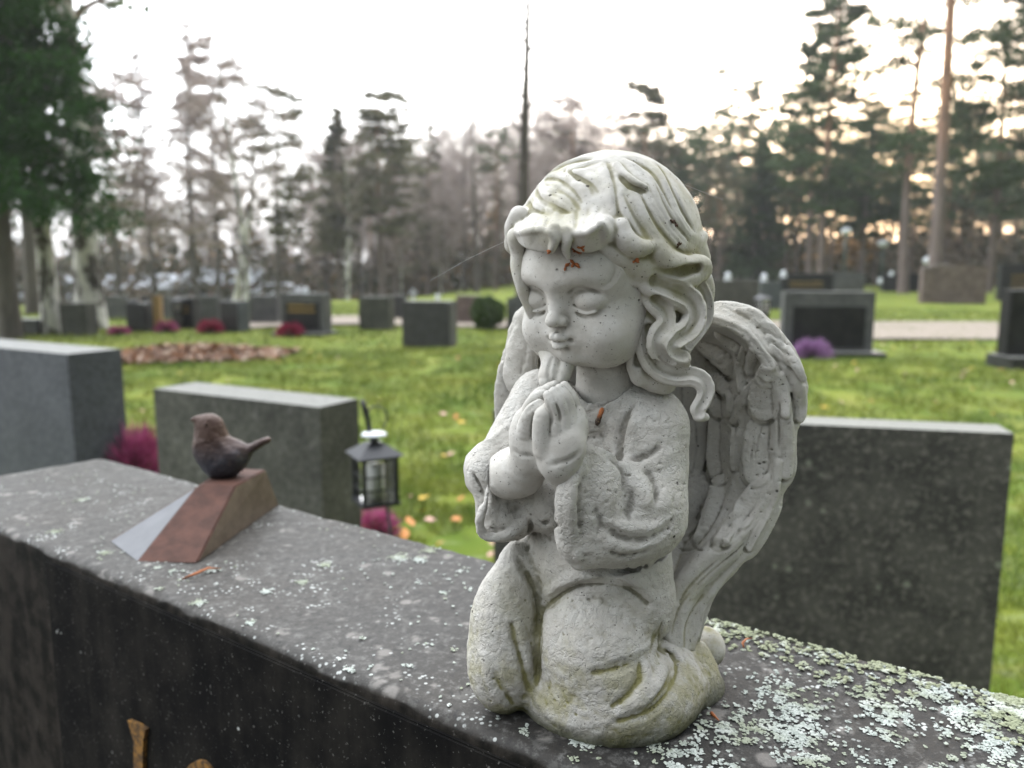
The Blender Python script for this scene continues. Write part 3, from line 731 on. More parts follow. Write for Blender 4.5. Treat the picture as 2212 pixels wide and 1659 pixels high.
    # far sleeve folds
    up([(500, 420, 5), (420, 540, 5), (300, 620, 5), (200, 700, 5)], 1.6)
    dn([(470, 470, 3), (400, 560, 3), (260, 640, 3)], 1.2)
    dn([(180, 850, 4), (240, 960, 5), (240, 1040, 4)], 1.8)
    # skirt folds (zoom 3)
    Z = Z3
    dn([(690, 590, 4), (780, 520, 4.5), (870, 455, 5), (1000, 412, 5), (1180, 405, 5), (1330, 445, 5), (1450, 540, 4)], 3.4, Z)
    up([(720, 480, 5), (850, 400, 6), (1000, 345, 7), (1200, 340, 7), (1370, 400, 6), (1480, 500, 5)], 2.2, Z)
    dn([(590, 330, 3), (640, 470, 4.5), (665, 640, 5), (668, 820, 5.5), (665, 1000, 4), (650, 1130, 3)], 2.4, Z)
    dn([(470, 700, 3.0), (510, 860, 3.5), (550, 1000, 3.5), (585, 1160, 3.2)], 2.2, Z)
    up([(500, 680, 5), (560, 860, 5), (595, 1050, 4)], 1.8, Z)
    dn([(320, 1020, 4), (390, 1160, 5), (480, 1280, 4)], 1.8, Z)
    up([(260, 900, 5), (330, 1120, 5), (430, 1270, 4)], 1.2, Z)
    dn([(500, 200, 3), (560, 300, 4), (600, 400, 4)], 1.5, Z)
    dn([(1545, 730, 3), (1480, 870, 4.5), (1380, 950, 5), (1200, 1020, 5), (1060, 1050, 4)], 2.4, Z)
    up([(1560, 640, 5), (1530, 800, 6), (1420, 900, 6), (1250, 960, 6)], 1.8, Z)
    dn([(1400, 980, 3.5), (1390, 1100, 4), (1310, 1210, 4), (1200, 1290, 3)], 1.6, Z)
    up([(1450, 1000, 5), (1450, 1130, 5), (1350, 1260, 5)], 1.4, Z)
    dn([(1650, 900, 4), (1660, 1050, 6), (1590, 1200, 7), (1450, 1330, 6), (1250, 1400, 4)], 3.2, Z)
    up([(1560, 900, 5), (1560, 1050, 6), (1480, 1200, 6), (1330, 1330, 5)], 1.8, Z)
    dn([(1560, 680, 4), (1540, 780, 5), (1580, 880, 6), (1680, 960, 4)], 3.0, Z)
    up([(640, 1230, 4), (760, 1370, 5), (950, 1450, 5)], 1.2, Z)
    # rough broken modelling of the cloth
    F.noise(9, .22, 11); F.noise(4.2, .24, 12); F.noise(2.1, .27, 13)
    # ragged little chips
    rng = np.random.default_rng(5)
    for i in range(120):
        x, y = rng.uniform(1030, 1520), rng.uniform(900, 1560)
        hpt = F.hit(x, y); r = rng.uniform(.5, 1.2)
        F.ell(hpt, (r, r * .8, r * .7), None, .3, 'cut')
    F.plane_cut((0, 0, SLAB_Z - .5), (0, 0, 1), 1.0)
    finish(F, 'robe', mat, root, 3.0)
def build_wings(root, mat):
    # ---- near wing: a hollow skin with feathers carved on it
    F = Field((54, 350, -252), (182, 528, -12), .62 * VS)
    N0 = np.array([-.30, -.95, .05]); N0 /= np.linalg.norm(N0)
    ZA = lambda x, y: (1483.4 + .16402 * x, 649.6 + .16402 * y); ZB = lambda x, y: (1439.6 + .18519 * x, 895.3 + .18519 * y)
    def L3(a=(), b=(), c=()): return [P(*ZA(x, y), w_) for x, y, w_ in a] + [P(*ZB(x, y), w_) for x, y, w_ in b] + [P(*Z4(x, y), w_) for x, y, w_ in c]
    def sk(A, B, r, k=1.2, n=170):
        F.sheet(A, [tuple(q) for q in B], r, k, n, None)
    E_ = L3(((230, 125, -36), (480, 62, -28), (830, 130, -20), (1030, 270, -16), (1260, 520, -13), (1400, 730, -13), (1490, 960, -13), (1520, 1200, -13), (1510, 1500, -14)),
            ((1465, 200, -15), (1455, 650, -17), (1320, 900, -19), (1280, 1100, -20), (1180, 1330, -20), (1000, 1600, -19)), ((350, 1130, -18), (250, 1230, -15), (205, 1320, -12), (190, 1400, -10), (165, 1480, -7)))
    C_ = L3(((240, 190, -27), (450, 280, -19), (680, 370, -12), (850, 500, -7), (1000, 700, -5), (1090, 850, -5), (1170, 1050, -7), (1215, 1300, -9), (1225, 1600, -11)),
            ((1290, 300, -13), (1275, 600, -15), (1180, 860, -16), (1050, 1150, -16), (900, 1340, -14), (720, 1540, -12)), ((230, 1110, -10), (125, 1220, -6), (80, 1310, -3), (65, 1400, -1), (95, 1490, 0)))
    M_ = L3(((210, 300, -48), (420, 380, -44), (640, 480, -38), (780, 620, -33), (800, 800, -30), (790, 1000, -28), (760, 1200, -28), (740, 1400, -29), (730, 1640, -31)),
            ((830, 300, -32), (840, 560, -33), (800, 760, -34), (740, 980, -34), (660, 1180, -31), (520, 1420, -26)), ((170, 1130, -20), (95, 1240, -14), (60, 1330, -9), (52, 1400, -6), (85, 1480, -4)))
    D_ = L3(((60, 420, -64), (150, 560, -68), (260, 700, -70), (340, 900, -70), (360, 1100, -69), (360, 1300, -68), (340, 1500, -67)),
            ((520, 250, -65), (500, 500, -64), (470, 750, -62), (420, 950, -58), (360, 1150, -52), (290, 1350, -55)), ((110, 1180, -30), (70, 1260, -22), (48, 1340, -15), (45, 1410, -10), (80, 1470, -7)))
    I_ = L3(((-100, 420, -64), (-120, 700, -70), (-130, 1000, -70), (-130, 1300, -68)), ((100, 300, -66), (80, 600, -62), (60, 850, -58), (40, 1050, -50), (20, 1250, -55)), ((30, 1180, -30), (30, 1260, -22), (30, 1340, -15), (38, 1410, -10), (70, 1460, -7)))
    J_ = [P(x, y, w_) for x, y, w_ in ((1425, 700, -22), (1400, 790, -22), (1380, 900, -20), (1375, 1000, -18), (1380, 1100, -16), (1390, 1190, -14), (1410, 1270, -12), (1425, 1340, -10))]
    F.sheet(I_[:11], J_, 3.5, 1.5, 140, None)
    for A, B, r in ((E_, C_, 2.6), (C_, M_, 2.2), (M_, D_, 2.0), (D_, I_, 2.0)): sk(A, B, r)
    sk(E_, [q + np.array([-3, 9, 0]) for q in D_], 2.2)                       # back face
    F.stroke([list(q) + [3.4 if 2 < n_ < 12 else 2.6] for n_, q in enumerate(C_)], 3)
    F.stroke([list(P(*Z4(a, b), c)) + [d] for a, b, c, d in ((300, 1080, -16, 8), (200, 1165, -12, 8), (130, 1265, -8, 7.6), (98, 1370, -5, 6.6), (105, 1470, -3, 5), (130, 1535, -2, 2.6))], 4, nrm=N0, flat=.7)
    F.stroke([list(P(*Z4(a, b), c)) + [d] for a, b, c, d in ((380, 1080, -20, 6), (290, 1180, -18, 5), (210, 1290, -14, 4.6), (165, 1400, -11, 4.2), (158, 1470, -9, 3))], 1)
    F.stroke([list(P(*Z4(a, b), c)) + [d] for a, b, c, d in ((330, 1150, -26, 4.5), (250, 1240, -23, 4.2), (208, 1350, -18, 3.6), (185, 1460, -15, 2.4))], 1)
    def fe(cv, pts, flat=.34, l0=-.8, l1=1.1, k=.45, rib=.5, nrib=2):
        q = []; m = len(pts) - 1
        for n_, (a, b, d) in enumerate(pts):
            x, y = cv(a, b); h_ = F.hit(x, y, 20, -125, -40, True); q.append(list(h_ - ray(x, y) * (l0 + (l1 * 1.5 - l0) * n_ / m)) + [d])
        F.stroke(q, k, 'add', nrm=N0, flat=flat)
        a, b = np.array(pts[0][:2], float), np.array(pts[-1][:2], float); dv = b - a; pe = np.array([-dv[1], dv[0]]) / (np.hypot(*dv) + 1e-6)
        pm = .0415 if cv is ZA else .0469
        uu = dv / (np.hypot(*dv) + 1e-6); rt = pts[-1][2] * 1.22 / pm
        arc = [tuple(b + (uu * math.cos(q_) + pe * math.sin(q_)) * rt) for q_ in np.linspace(-1.5, 1.5, 7)]
        F.relief([list(F.hit(*cv(x, y), 20, -125, -40, True)) + [1.5] for x, y in arc], 1.1, -1)
        for n_ in range(nrib):
            o = (n_ / max(1, nrib - 1) - .5) * 1.0 if nrib > 1 else 0
            g = [tuple(a + dv * t_ + pe * o * pts[1][2] / pm * (1 if t_ < .8 else .7)) + (.9,) for t_ in (.25, .55, .85)]
            if rib: F.relief([list(F.hit(*cv(x, y), 20, -125, -40, True)) + [r] for x, y, r in g], rib * .55, -1)
    # deep inner tiers
    for p in (((470, 780, 8), (420, 1000, 9), (330, 1250, 8), (240, 1430, 6)), ((330, 760, 7), (260, 1000, 8), (180, 1250, 7)), ((640, 820, 7), (600, 1050, 8), (500, 1300, 7), (400, 1450, 5))): fe(ZB, p)
    for p in (((600, -60, 6), (605, 250, 6.8), (592, 550, 7.0), (595, 690, 5.6)), ((385, 180, 4), (395, 400, 5), (350, 620, 4)), ((250, 150, 5), (240, 400, 6), (230, 620, 4.5)), ((800, 160, 2.8), (795, 400, 3.2), (780, 620, 2.4))): fe(ZB, p)
    for p in (((260, 1180, 4), (350, 1340, 5.2), (395, 1460, 4.0)), ((280, 860, 5), (420, 1030, 6.8), (530, 1170, 5.2)), ((220, 560, 6), (420, 690, 7.6), (570, 870, 5.8)), ((440, 440, 4), (580, 540, 5.2), (690, 630, 3.6)),
              ((560, 1220, 3), (600, 1370, 3.8), (545, 1490, 2.8))): fe(ZA, p)
    # middle tier
    for p in (((760, 640, 3), (735, 900, 4.4), (730, 1150, 3.4)), ((880, 640, 2.6), (862, 830, 3.0), (825, 950, 2.2)), ((860, 1130, 3), (740, 1340, 4.0), (620, 1570, 2.8))): fe(ZA, p, .42)
    # outer tier
    fe(ZB, ((1180, 790, 5), (1060, 930, 7.2), (930, 1110, 7.8), (870, 1190, 6.2)), .36)
    fe(ZB, ((800, 1180, 3.4), (700, 1350, 4.6), (615, 1490, 4.2)), .45); fe(ZB, ((860, 1240, 3), (770, 1380, 3.6), (690, 1490, 3.0)), .45)
    fe(ZB, ((1120, 40, 7), (1088, 280, 9.4), (1062, 540, 9.6), (1040, 680, 7.4)), .34, -.4, 2.0, rib=.6, nrib=4)
    fe(ZA, ((1070, 880, 4.5), (1040, 1080, 7.2), (1010, 1290, 8.8), (1002, 1410, 7.6)), .34, -.6, 1.8, rib=.35)
    fe(ZB, ((1380, -200, 3), (1396, 100, 4.2), (1402, 420, 4.4), (1392, 690, 3.6)), .6, 0, 1.4)
    fe(ZA, ((1120, 640, 3), (1260, 830, 4.6), (1350, 1000, 5.0), (1375, 1120, 4.0)), .5, -.3, 1.6)
    fe(ZA, ((1230, 980, 2.6), (1290, 1200, 3.0), (1300, 1500, 2.6)), .6); fe(ZA, ((1400, 850, 3), (1460, 1100, 3.8), (1490, 1350, 3.8), (1490, 1540, 3.0)), .5, -.3, 1.0)
    fe(ZB, ((1300, 560, 2.4), (1270, 850, 3), (1180, 1120, 3), (1040, 1380, 2.6), (960, 1560, 2)), .6, 0, .8, nrib=1)
    for p in (((700, 150, 3), (860, 190, 4.0), (1000, 262, 2.4)), ((900, 290, 3), (1090, 390, 4.2), (1235, 515, 2.4)), ((1080, 500, 3), (1250, 660, 4.2), (1390, 820, 2.6)), ((1330, 640, 2.4), (1440, 850, 3.0), (1530, 1030, 2.0))): fe(ZA, p, .5, -.3, 1.2, rib=.45)
    F.stroke([list(P(*ZA(a, b), c)) + [d] for a, b, c, d in ((1470, 930, -18, 2), (1540, 1100, -19, 2.2), (1562, 1200, -20, 1.4))], 1)
    def gr(cv, g, r, am): F.relief([list(F.hit(*cv(x, y), 20, -125, -40, True)) + [r] for x, y in g], am, -1)
    gr(ZA, ((330, 250), (520, 310), (720, 400), (860, 540), (990, 700), (1090, 850)), 2.0, .9)
    gr(ZA, ((820, 350), (930, 480), (1060, 650), (1160, 760), (1290, 850)), 1.5, 1.0); gr(ZA, ((1120, 545), (1250, 650), (1340, 730)), 1.2, .8)
    gr(ZA, ((480, 80), (640, 150), (800, 210)), 1.2, .5); gr(ZA, ((940, 340), (1080, 420), (1200, 520)), 1.0, .6)
    gr(ZB, ((1300, 0), (1305, 250), (1300, 420)), 1.4, 1.4); gr(ZB, ((865, 1350), (780, 1450), (700, 1540)), 1.6, 1.8); gr(ZB, ((755, 1285), (690, 1400), (640, 1500)), 1.2, 1.0)
    gr(ZB, ((1270, 800), (1200, 1080), (1060, 1380), (960, 1560)), 1.6, 1.4); gr(ZB, ((1100, 1120), (1000, 1280), (900, 1380)), 1.4, 1.4)
    gr(ZB, ((1010, 220), (1000, 380), (975, 530)), 1.1, .9); gr(ZB, ((1125, 110), (1060, 330), (1025, 500)), 1.1, .9)
    for g, r, am in ((((120, 1300), (165, 1230), (270, 1130)), 1.4, .9), (((85, 1440), (115, 1330), (170, 1250)), 1.2, .8), (((140, 1490), (150, 1380), (215, 1270)), 1.6, 1.4), (((190, 1230), (290, 1140), (380, 1060)), 1.3, .9)): gr(Z4, g, r, am)
    F.noise(5, .13, 21); F.noise(2.2, .14, 22)
    rng = np.random.default_rng(8)
    for i in range(50):
        x, y = rng.uniform(1560, 1735), rng.uniform(700, 1120); hpt = F.hit(x, y); r = rng.uniform(.5, 1.3)
        F.ell(hpt, (r, r, r * .6), None, .4, 'cut')
    finish(F, 'wing', mat, root, 3.0)
    # ---- far wing
    G = Field((-16, 420, -150), (62, 520, -10), .8 * VS)
    def far(pts, flat=.4, k=.7):
        G.stroke([list(P(*Z2(a, b), c)) + [d] for a, b, c, d in pts], k, 'add', nrm=np.array([.3, -.95, 0]) / 1.0, flat=flat)
    def far1(pts, flat=.5, k=.8):
        G.stroke([list(P(*Z1(a, b), c)) + [d] for a, b, c, d in pts], k, 'add', nrm=np.array([-.2, -.98, 0]), flat=flat)
    far1(((330, 1150, -30, 9), (280, 1200, -36, 10), (250, 1280, -38, 10), (220, 1400, -38, 9)), .6)
    far1(((300, 1170, -32, 6), (220, 1240, -36, 5.5), (180, 1290, -37, 2.5)), .5)
    far1(((250, 1270, -34, 6), (170, 1390, -35, 5), (140, 1460, -36, 3)), .5)
    far1(((270, 1250, -33, 8), (240, 1400, -31, 10), (215, 1560, -30, 10), (205, 1620, -30, 7)), .5)
    far1(((330, 1250, -36, 9), (350, 1400, -38, 9), (340, 1540, -38, 7)), .45)
    far1(((400, 1250, -44, 9), (420, 1400, -44, 9), (420, 1600, -44, 8)), .45)
    far(((500, 60, -46, 12), (470, 300, -44, 13), (440, 480, -44, 10), (420, 640, -44, 6)), .3)
    far(((430, 150, -40, 8), (430, 300, -40, 10), (410, 450, -40, 8), (400, 520, -40, 5)), .4)
    far(((560, 100, -50, 12), (560, 400, -50, 12), (520, 600, -50, 8)), .3)
    G.stroke([list(P(*Z2(560, 200), -50)) + [9], list(P(1200, 900, -50)) + [12], list(P(1260, 960, -40)) + [14]], 4)
    for g in (((240, 1400), (225, 1560)), ((265, 1350), (250, 1500)), ((320, 1420), (325, 1540)), ((365, 1410), (365, 1520))):
        G.relief(G.trace(Z1, [(a, b, 1.4) for a, b in g]), .7, -1)
    G.noise(4, .25, 31); G.noise(2, .18, 32)
    finish(G, 'wing', mat, root, 3.0)
# ------------------------------------------------------------------ granite headstone that carries the statue
SA = np.array([.816, -.578]); SN = np.array([.578, .816]); SZ = CAM_Z + SLAB_Z / 1000
def slab_xy(a, n): return SA * a + SN * n
def granite(name, dark=(.035, .034, .034), light=(.12, .118, .115), rough=.62, spec=.4, top=True, lich=.5, streak=.0, sc_=1.0):
    t = NT(name)
    n1 = t.noise(14 * sc_, 6, .65); n2 = t.noise(160 * sc_, 5, .7); n3 = t.noise(900, 3, .6)
    c = t.mix(t.ramp(n1, .35, .68), dark, light)
    c = t.mix(t.math('MULTIPLY', t.ramp(n2, .48, .66), .30), c, tuple(min(1, v * 1.7 + .01) for v in light))
    c = t.mix(t.math('MULTIPLY', t.ramp(n2, .5, .34), .6), c, tuple(v * .45 for v in dark))
    if streak:
        sv = t.noise(30, 5, .6, vec=t.mapv((1, 1, .08))); c = t.mix(t.math('MULTIPLY', t.ramp(sv, .42, .7), streak), c, (.085, .08, .07))
    if lich:
        v = t.voro(240, 'F1', 'Distance'); sel = t.ramp(t.noise(34, 4, .6), .50, .66)
        dots = t.math('MULTIPLY', t.ramp(v, .30, .18), sel)
        c = t.mix(t.math('MULTIPLY', dots, lich), c, (.46, .48, .45))
        v2 = t.voro(30, 'F1', 'Distance'); p2 = t.math('MULTIPLY', t.ramp(v2, .42, .30), t.ramp(t.noise(11, 3), .52, .62))
        c = t.mix(t.math('MULTIPLY', p2, .35 * lich), c, (.34, .33, .31))
    nz = t.sep(t.n('ShaderNodeNewGeometry').outputs['Normal'])[2]        # weathered, lichen dusted top face, with the sky's reflection painted in paler
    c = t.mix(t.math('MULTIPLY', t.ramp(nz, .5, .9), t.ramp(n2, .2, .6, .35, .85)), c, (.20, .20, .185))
    h = t.math('ADD', t.math('MULTIPLY', n2, .7), t.math('MULTIPLY', n3, .5))
    nm = t.bump(h, .55, .0012)
    return t.done(c, rough, spec, nm)
def lobed(cx, cy, cz, rad, rng, n=9, up=.0004, tilt=.35):
    """arrays of little irregular discs; returns verts, tris"""
    m = len(cx); ang = np.linspace(0, 2 * np.pi, n, endpoint=False)[None, :] + rng.random((m, 1)) * 6.28
    rr = rad[:, None] * (.62 + .55 * rng.random((m, n)))
    tx, ty = (rng.random((m, 1)) - .5) * tilt * 2, (rng.random((m, 1)) - .5) * tilt * 2
    x = rr * np.cos(ang); y = rr * np.sin(ang)
    z = x * tx + y * ty + up * (rng.random((m, n)) - .2)
    V = np.zeros((m, n + 1, 3)); V[:, 0, 0] = cx; V[:, 0, 1] = cy; V[:, 0, 2] = cz + up * 1.3
    V[:, 1:, 0] = cx[:, None] + x; V[:, 1:, 1] = cy[:, None] + y; V[:, 1:, 2] = np.maximum(cz[:, None] + z, cz[:, None] - .0002)
    k = np.arange(n); tri = np.stack([np.zeros(n, int), 1 + k, 1 + (k + 1) % n], 1)
    T = (tri[None] + (np.arange(m) * (n + 1))[:, None, None]).reshape(-1, 3)
    return V.reshape(-1, 3), T
def vnoise(x, y, s, seed):
    rng = np.random.default_rng(seed); g = rng.random((64, 64)); x = np.asarray(x) / s + 31.3; y = np.asarray(y) / s + 17.7
    i, j = np.floor(x).astype(int), np.floor(y).astype(int); f, g2 = x - i, y - j; f = f * f * (3 - 2 * f); g2 = g2 * g2 * (3 - 2 * g2)
    a = g[i % 64, j % 64]; b = g[(i + 1) % 64, j % 64]; c = g[i % 64, (j + 1) % 64]; d = g[(i + 1) % 64, (j + 1) % 64]
    return (a * (1 - f) + b * f) * (1 - g2) + (c * (1 - f) + d * f) * g2
def build_slab():
    N0_, N1_ = .321, .5335
    org = slab_xy(0, .427)
    root = thing('headstone', (org[0], org[1], 0), 'long dark lichen spotted granite headstone that carries the praying child statue and the bird', 'gravestone', 'gravestones in the cemetery')
    # rounded profile extruded along the stone
    prof = []
    rf, rb = .0075, .006
    prof.append((N0_, 0.0)); prof += [(N0_, z) for z in np.linspace(.1, SZ - rf, 14)]
    prof += [(N0_ + rf - rf * math.cos(q), SZ - rf + rf * math.sin(q)) for q in np.linspace(.25, 1.45, 6)]
    prof += [(n, SZ) for n in np.linspace(N0_ + rf, N1_ - rb, 60)]
    prof += [(N1_ - rb + rb * math.sin(q), SZ - rb + rb * math.cos(q)) for q in np.linspace(.25, 1.45, 5)]
    prof += [(N1_, z) for z in np.linspace(SZ - rb, .1, 10)] + [(N1_, 0.0)]
    prof = np.array(prof)
    aa = np.concatenate([[-1.078, -1.076, -1.07], np.linspace(-1.06, .75, 760), [1.0]])
    A_, J = np.meshgrid(aa, np.arange(len(prof)), indexing='ij')
    n_, z_ = prof[J, 0], prof[J, 1]
    shrink = np.where(A_ < -1.069, (-1.069 - A_) * .8, 0)
    z_ = z_ - shrink; a_ = A_ + (n_ - .32) * .12
    nz = (vnoise(a_, n_ + z_, .03, 1) - .5) * .0011 + (vnoise(a_, n_ + z_, .008, 2) - .5) * .0006
    edge = np.exp(-((z_ - SZ) ** 2) / .00004) * np.exp(-np.minimum((n_ - N0_) ** 2, (n_ - N1_) ** 2) / .00004)
    chip = (vnoise(a_, n_, .02, 5) - .35) * .0016 * edge
    top = z_ > SZ - .004
    z2 = z_ + np.where(top, nz, 0) - np.where(top, np.abs(chip), 0)
    n2 = n_ + np.where(top, 0, nz) + np.where(n_ < .4, 1, -1) * np.abs(chip)
    X = SA[0] * a_ + SN[0] * n2 - org[0]; Y = SA[1] * a_ + SN[1] * n2 - org[1]
    V = np.stack([X, Y, z2], -1).reshape(-1, 3)
    na, npf = len(aa), len(prof)
    i = np.arange((na - 1))[:, None] * npf + np.arange(npf - 1)[None, :]; i = i.ravel()
    F = np.stack([i, i + 1, i + npf + 1, i + npf], 1)
    t = NT('granite_weathered')
    x = t.sep(); nrm = t.n('ShaderNodeNewGeometry').outputs['Normal']; nzs = t.sep(nrm)[2]
    topf = t.ramp(nzs, .35, .8)
    n1 = t.noise(9, 6, .65); n2_ = t.noise(170, 6, .72); n3 = t.noise(900, 3, .6); n4 = t.noise(45, 5, .6)
    # paler dusty surface towards the far left end, darker near the statue
    lf = t.ramp(t.math('ADD', x[0], t.math('MULTIPLY', n1, .2)), .10, -.45)
    c_top = t.mix(lf, (.016, .0155, .015), (.060, .057, .053))
    c_top = t.mix(t.ramp(n1, .38, .66, 0, .45), c_top, (.048, .042, .036))
    c_top = t.mix(t.ramp(n2_, .52, .70, 0, .55), c_top, (.17, .168, .16))
    c_top = t.mix(t.ramp(n2_, .48, .34, 0, .8), c_top, (.022, .022, .022)); c_top = t.mix(t.ramp(t.noise(70, 6, .75), .54, .64, 0, .5), c_top, (.11, .107, .10))
    vd = t.voro(230, 'F1', 'Distance'); dots = t.math('MULTIPLY', t.ramp(vd, .34, .2), t.ramp(t.noise(26, 5, .65), .52, .64))
    c_top = t.mix(t.math('MULTIPLY', dots, .8), c_top, (.50, .52, .50))
    v2 = t.voro(48, 'F1', 'Distance'); p2 = t.math('MULTIPLY', t.ramp(v2, .36, .22), t.ramp(n4, .50, .60))
    c_top = t.mix(t.math('MULTIPLY', p2, .4), c_top, (.30, .28, .26))
    sv = t.noise(42, 6, .65, vec=t.mapv((1, 1, .07)))
    c_fr = t.mix(t.ramp(t.math('ADD', t.math('MULTIPLY', sv, .4), t.math('MULTIPLY', n4, .6)), .40, .62), (.007, .007, .006), (.030, .026, .022))
    c_fr = t.mix(t.ramp(t.noise(300, 3), .66, .74, 0, .5), c_fr, (.14, .13, .12))
    c = t.mix(topf, c_fr, c_top)
    rgh = t.math('ADD', t.math('MULTIPLY', topf, -.1), .68)
    nm = t.bump(t.math('ADD', n2_, t.math('MULTIPLY', n3, .5)), .5, .0011)
    mat = t.done(c, rgh, t.math('ADD', t.math('MULTIPLY', topf, .10), .05), nm)
    body = mesh_np('stone_block', V, F, mat, root)
    # end caps
    bm = bmesh.new()
    vs = [bm.verts.new(V[k]) for k in range(npf)]; bm.faces.new(vs)
    bm_obj('stone_end', bm, mat, root)
    # polished inscription panel, 2 mm proud of the block
    t = NT('polished_panel')
    sv = t.noise(36, 6, .65, vec=t.mapv((1, 1, .06))); fl = t.noise(420, 3, .6)
    c = t.mix(t.ramp(t.math('ADD', t.math('MULTIPLY', sv, .45), t.math('MULTIPLY', t.noise(24, 6, .7), .55)), .38, .66), (.006, .006, .006), (.020, .0185, .016))
    c = t.mix(t.ramp(fl, .64, .72, 0, .8), c, (.16, .155, .145))
    v = t.voro(75, 'F1', 'Distance'); c = t.mix(t.math('MULTIPLY', t.ramp(v, .12, .07), t.ramp(t.noise(20, 2), .60, .66)), c, (.4, .41, .39))
    pm = t.done(c, .75, .045, t.bump(fl, .25, .0006))
    def quadbox(a0, a1, n0, n1, z0, z1):
        bm = bmesh.new(); vs = []
        for a in (a0, a1):
            for n in (n0, n1):
                for z in (z0, z1): p = slab_xy(a, n) - org; vs.append(bm.verts.new((p[0], p[1], z)))
        for q in ((0, 1, 3, 2), (4, 6, 7, 5), (0, 4, 5, 1), (2, 3, 7, 6), (0, 2, 6, 4), (1, 5, 7, 3)): bm.faces.new([vs[k] for k in q])
        bmesh.ops.bevel(bm, geom=bm.edges[:], offset=.0012, segments=2, affect='EDGES'); return bm
    bm_obj('inscription_panel', quadbox(-.742, .9, N0_ - .0025, N0_ + .004, .12, SZ - .0095), pm, root)
    # gilded characters, only their tops are in the picture
    gold = NT('gold_paint'); gn = gold.noise(180, 5, .7)
    gm = gold.done(gold.mix(gold.ramp(gn, .4, .62), (.09, .055, .03), (.36, .19, .05)), .5, .4, gold.bump(gn, .5, .001), .55)
    def on_front(x, y, off):
        r = ray(x, y); d = r[0] * SN[0] + r[1] * SN[1]; tt = (N0_ - off) / d
        q = r * tt; return np.array([q[0] - org[0], q[1] - org[1], q[2] + CAM_Z])
    def glyph(poly, depth=.0035):
        bm = bmesh.new(); A2 = [on_front(x, y, .0028) for x, y in poly]; nn = np.array([-SN[0], -SN[1], 0]) * depth
        v0 = [bm.verts.new(p) for p in A2]; v1 = [bm.verts.new(p + nn) for p in A2]; n = len(v0)
        bm.faces.new(v1); bm.faces.new(v0[::-1])
        for k in range(n): bm.faces.new([v0[k], v0[(k + 1) % n], v1[(k + 1) % n], v1[k]])
        return bm
    q7 = lambda x, y: ((x * .54249) * .87778, (1300 + y * .54249) * .87778)
    bm_obj('gilded_character', glyph([q7(*p) for p in ((597, 862), (640, 880), (678, 905), (668, 960), (664, 1200), (622, 1200), (626, 960), (615, 920))]), gm, root)
    ring_o = [(915 + 62 * math.sin(a), 1130 - 84 * math.cos(a)) for a in np.linspace(0, 2 * math.pi, 25)[:-1]]
    bm_obj('gilded_character', glyph([q7(*p) for p in ring_o]), gm, root)
    return root
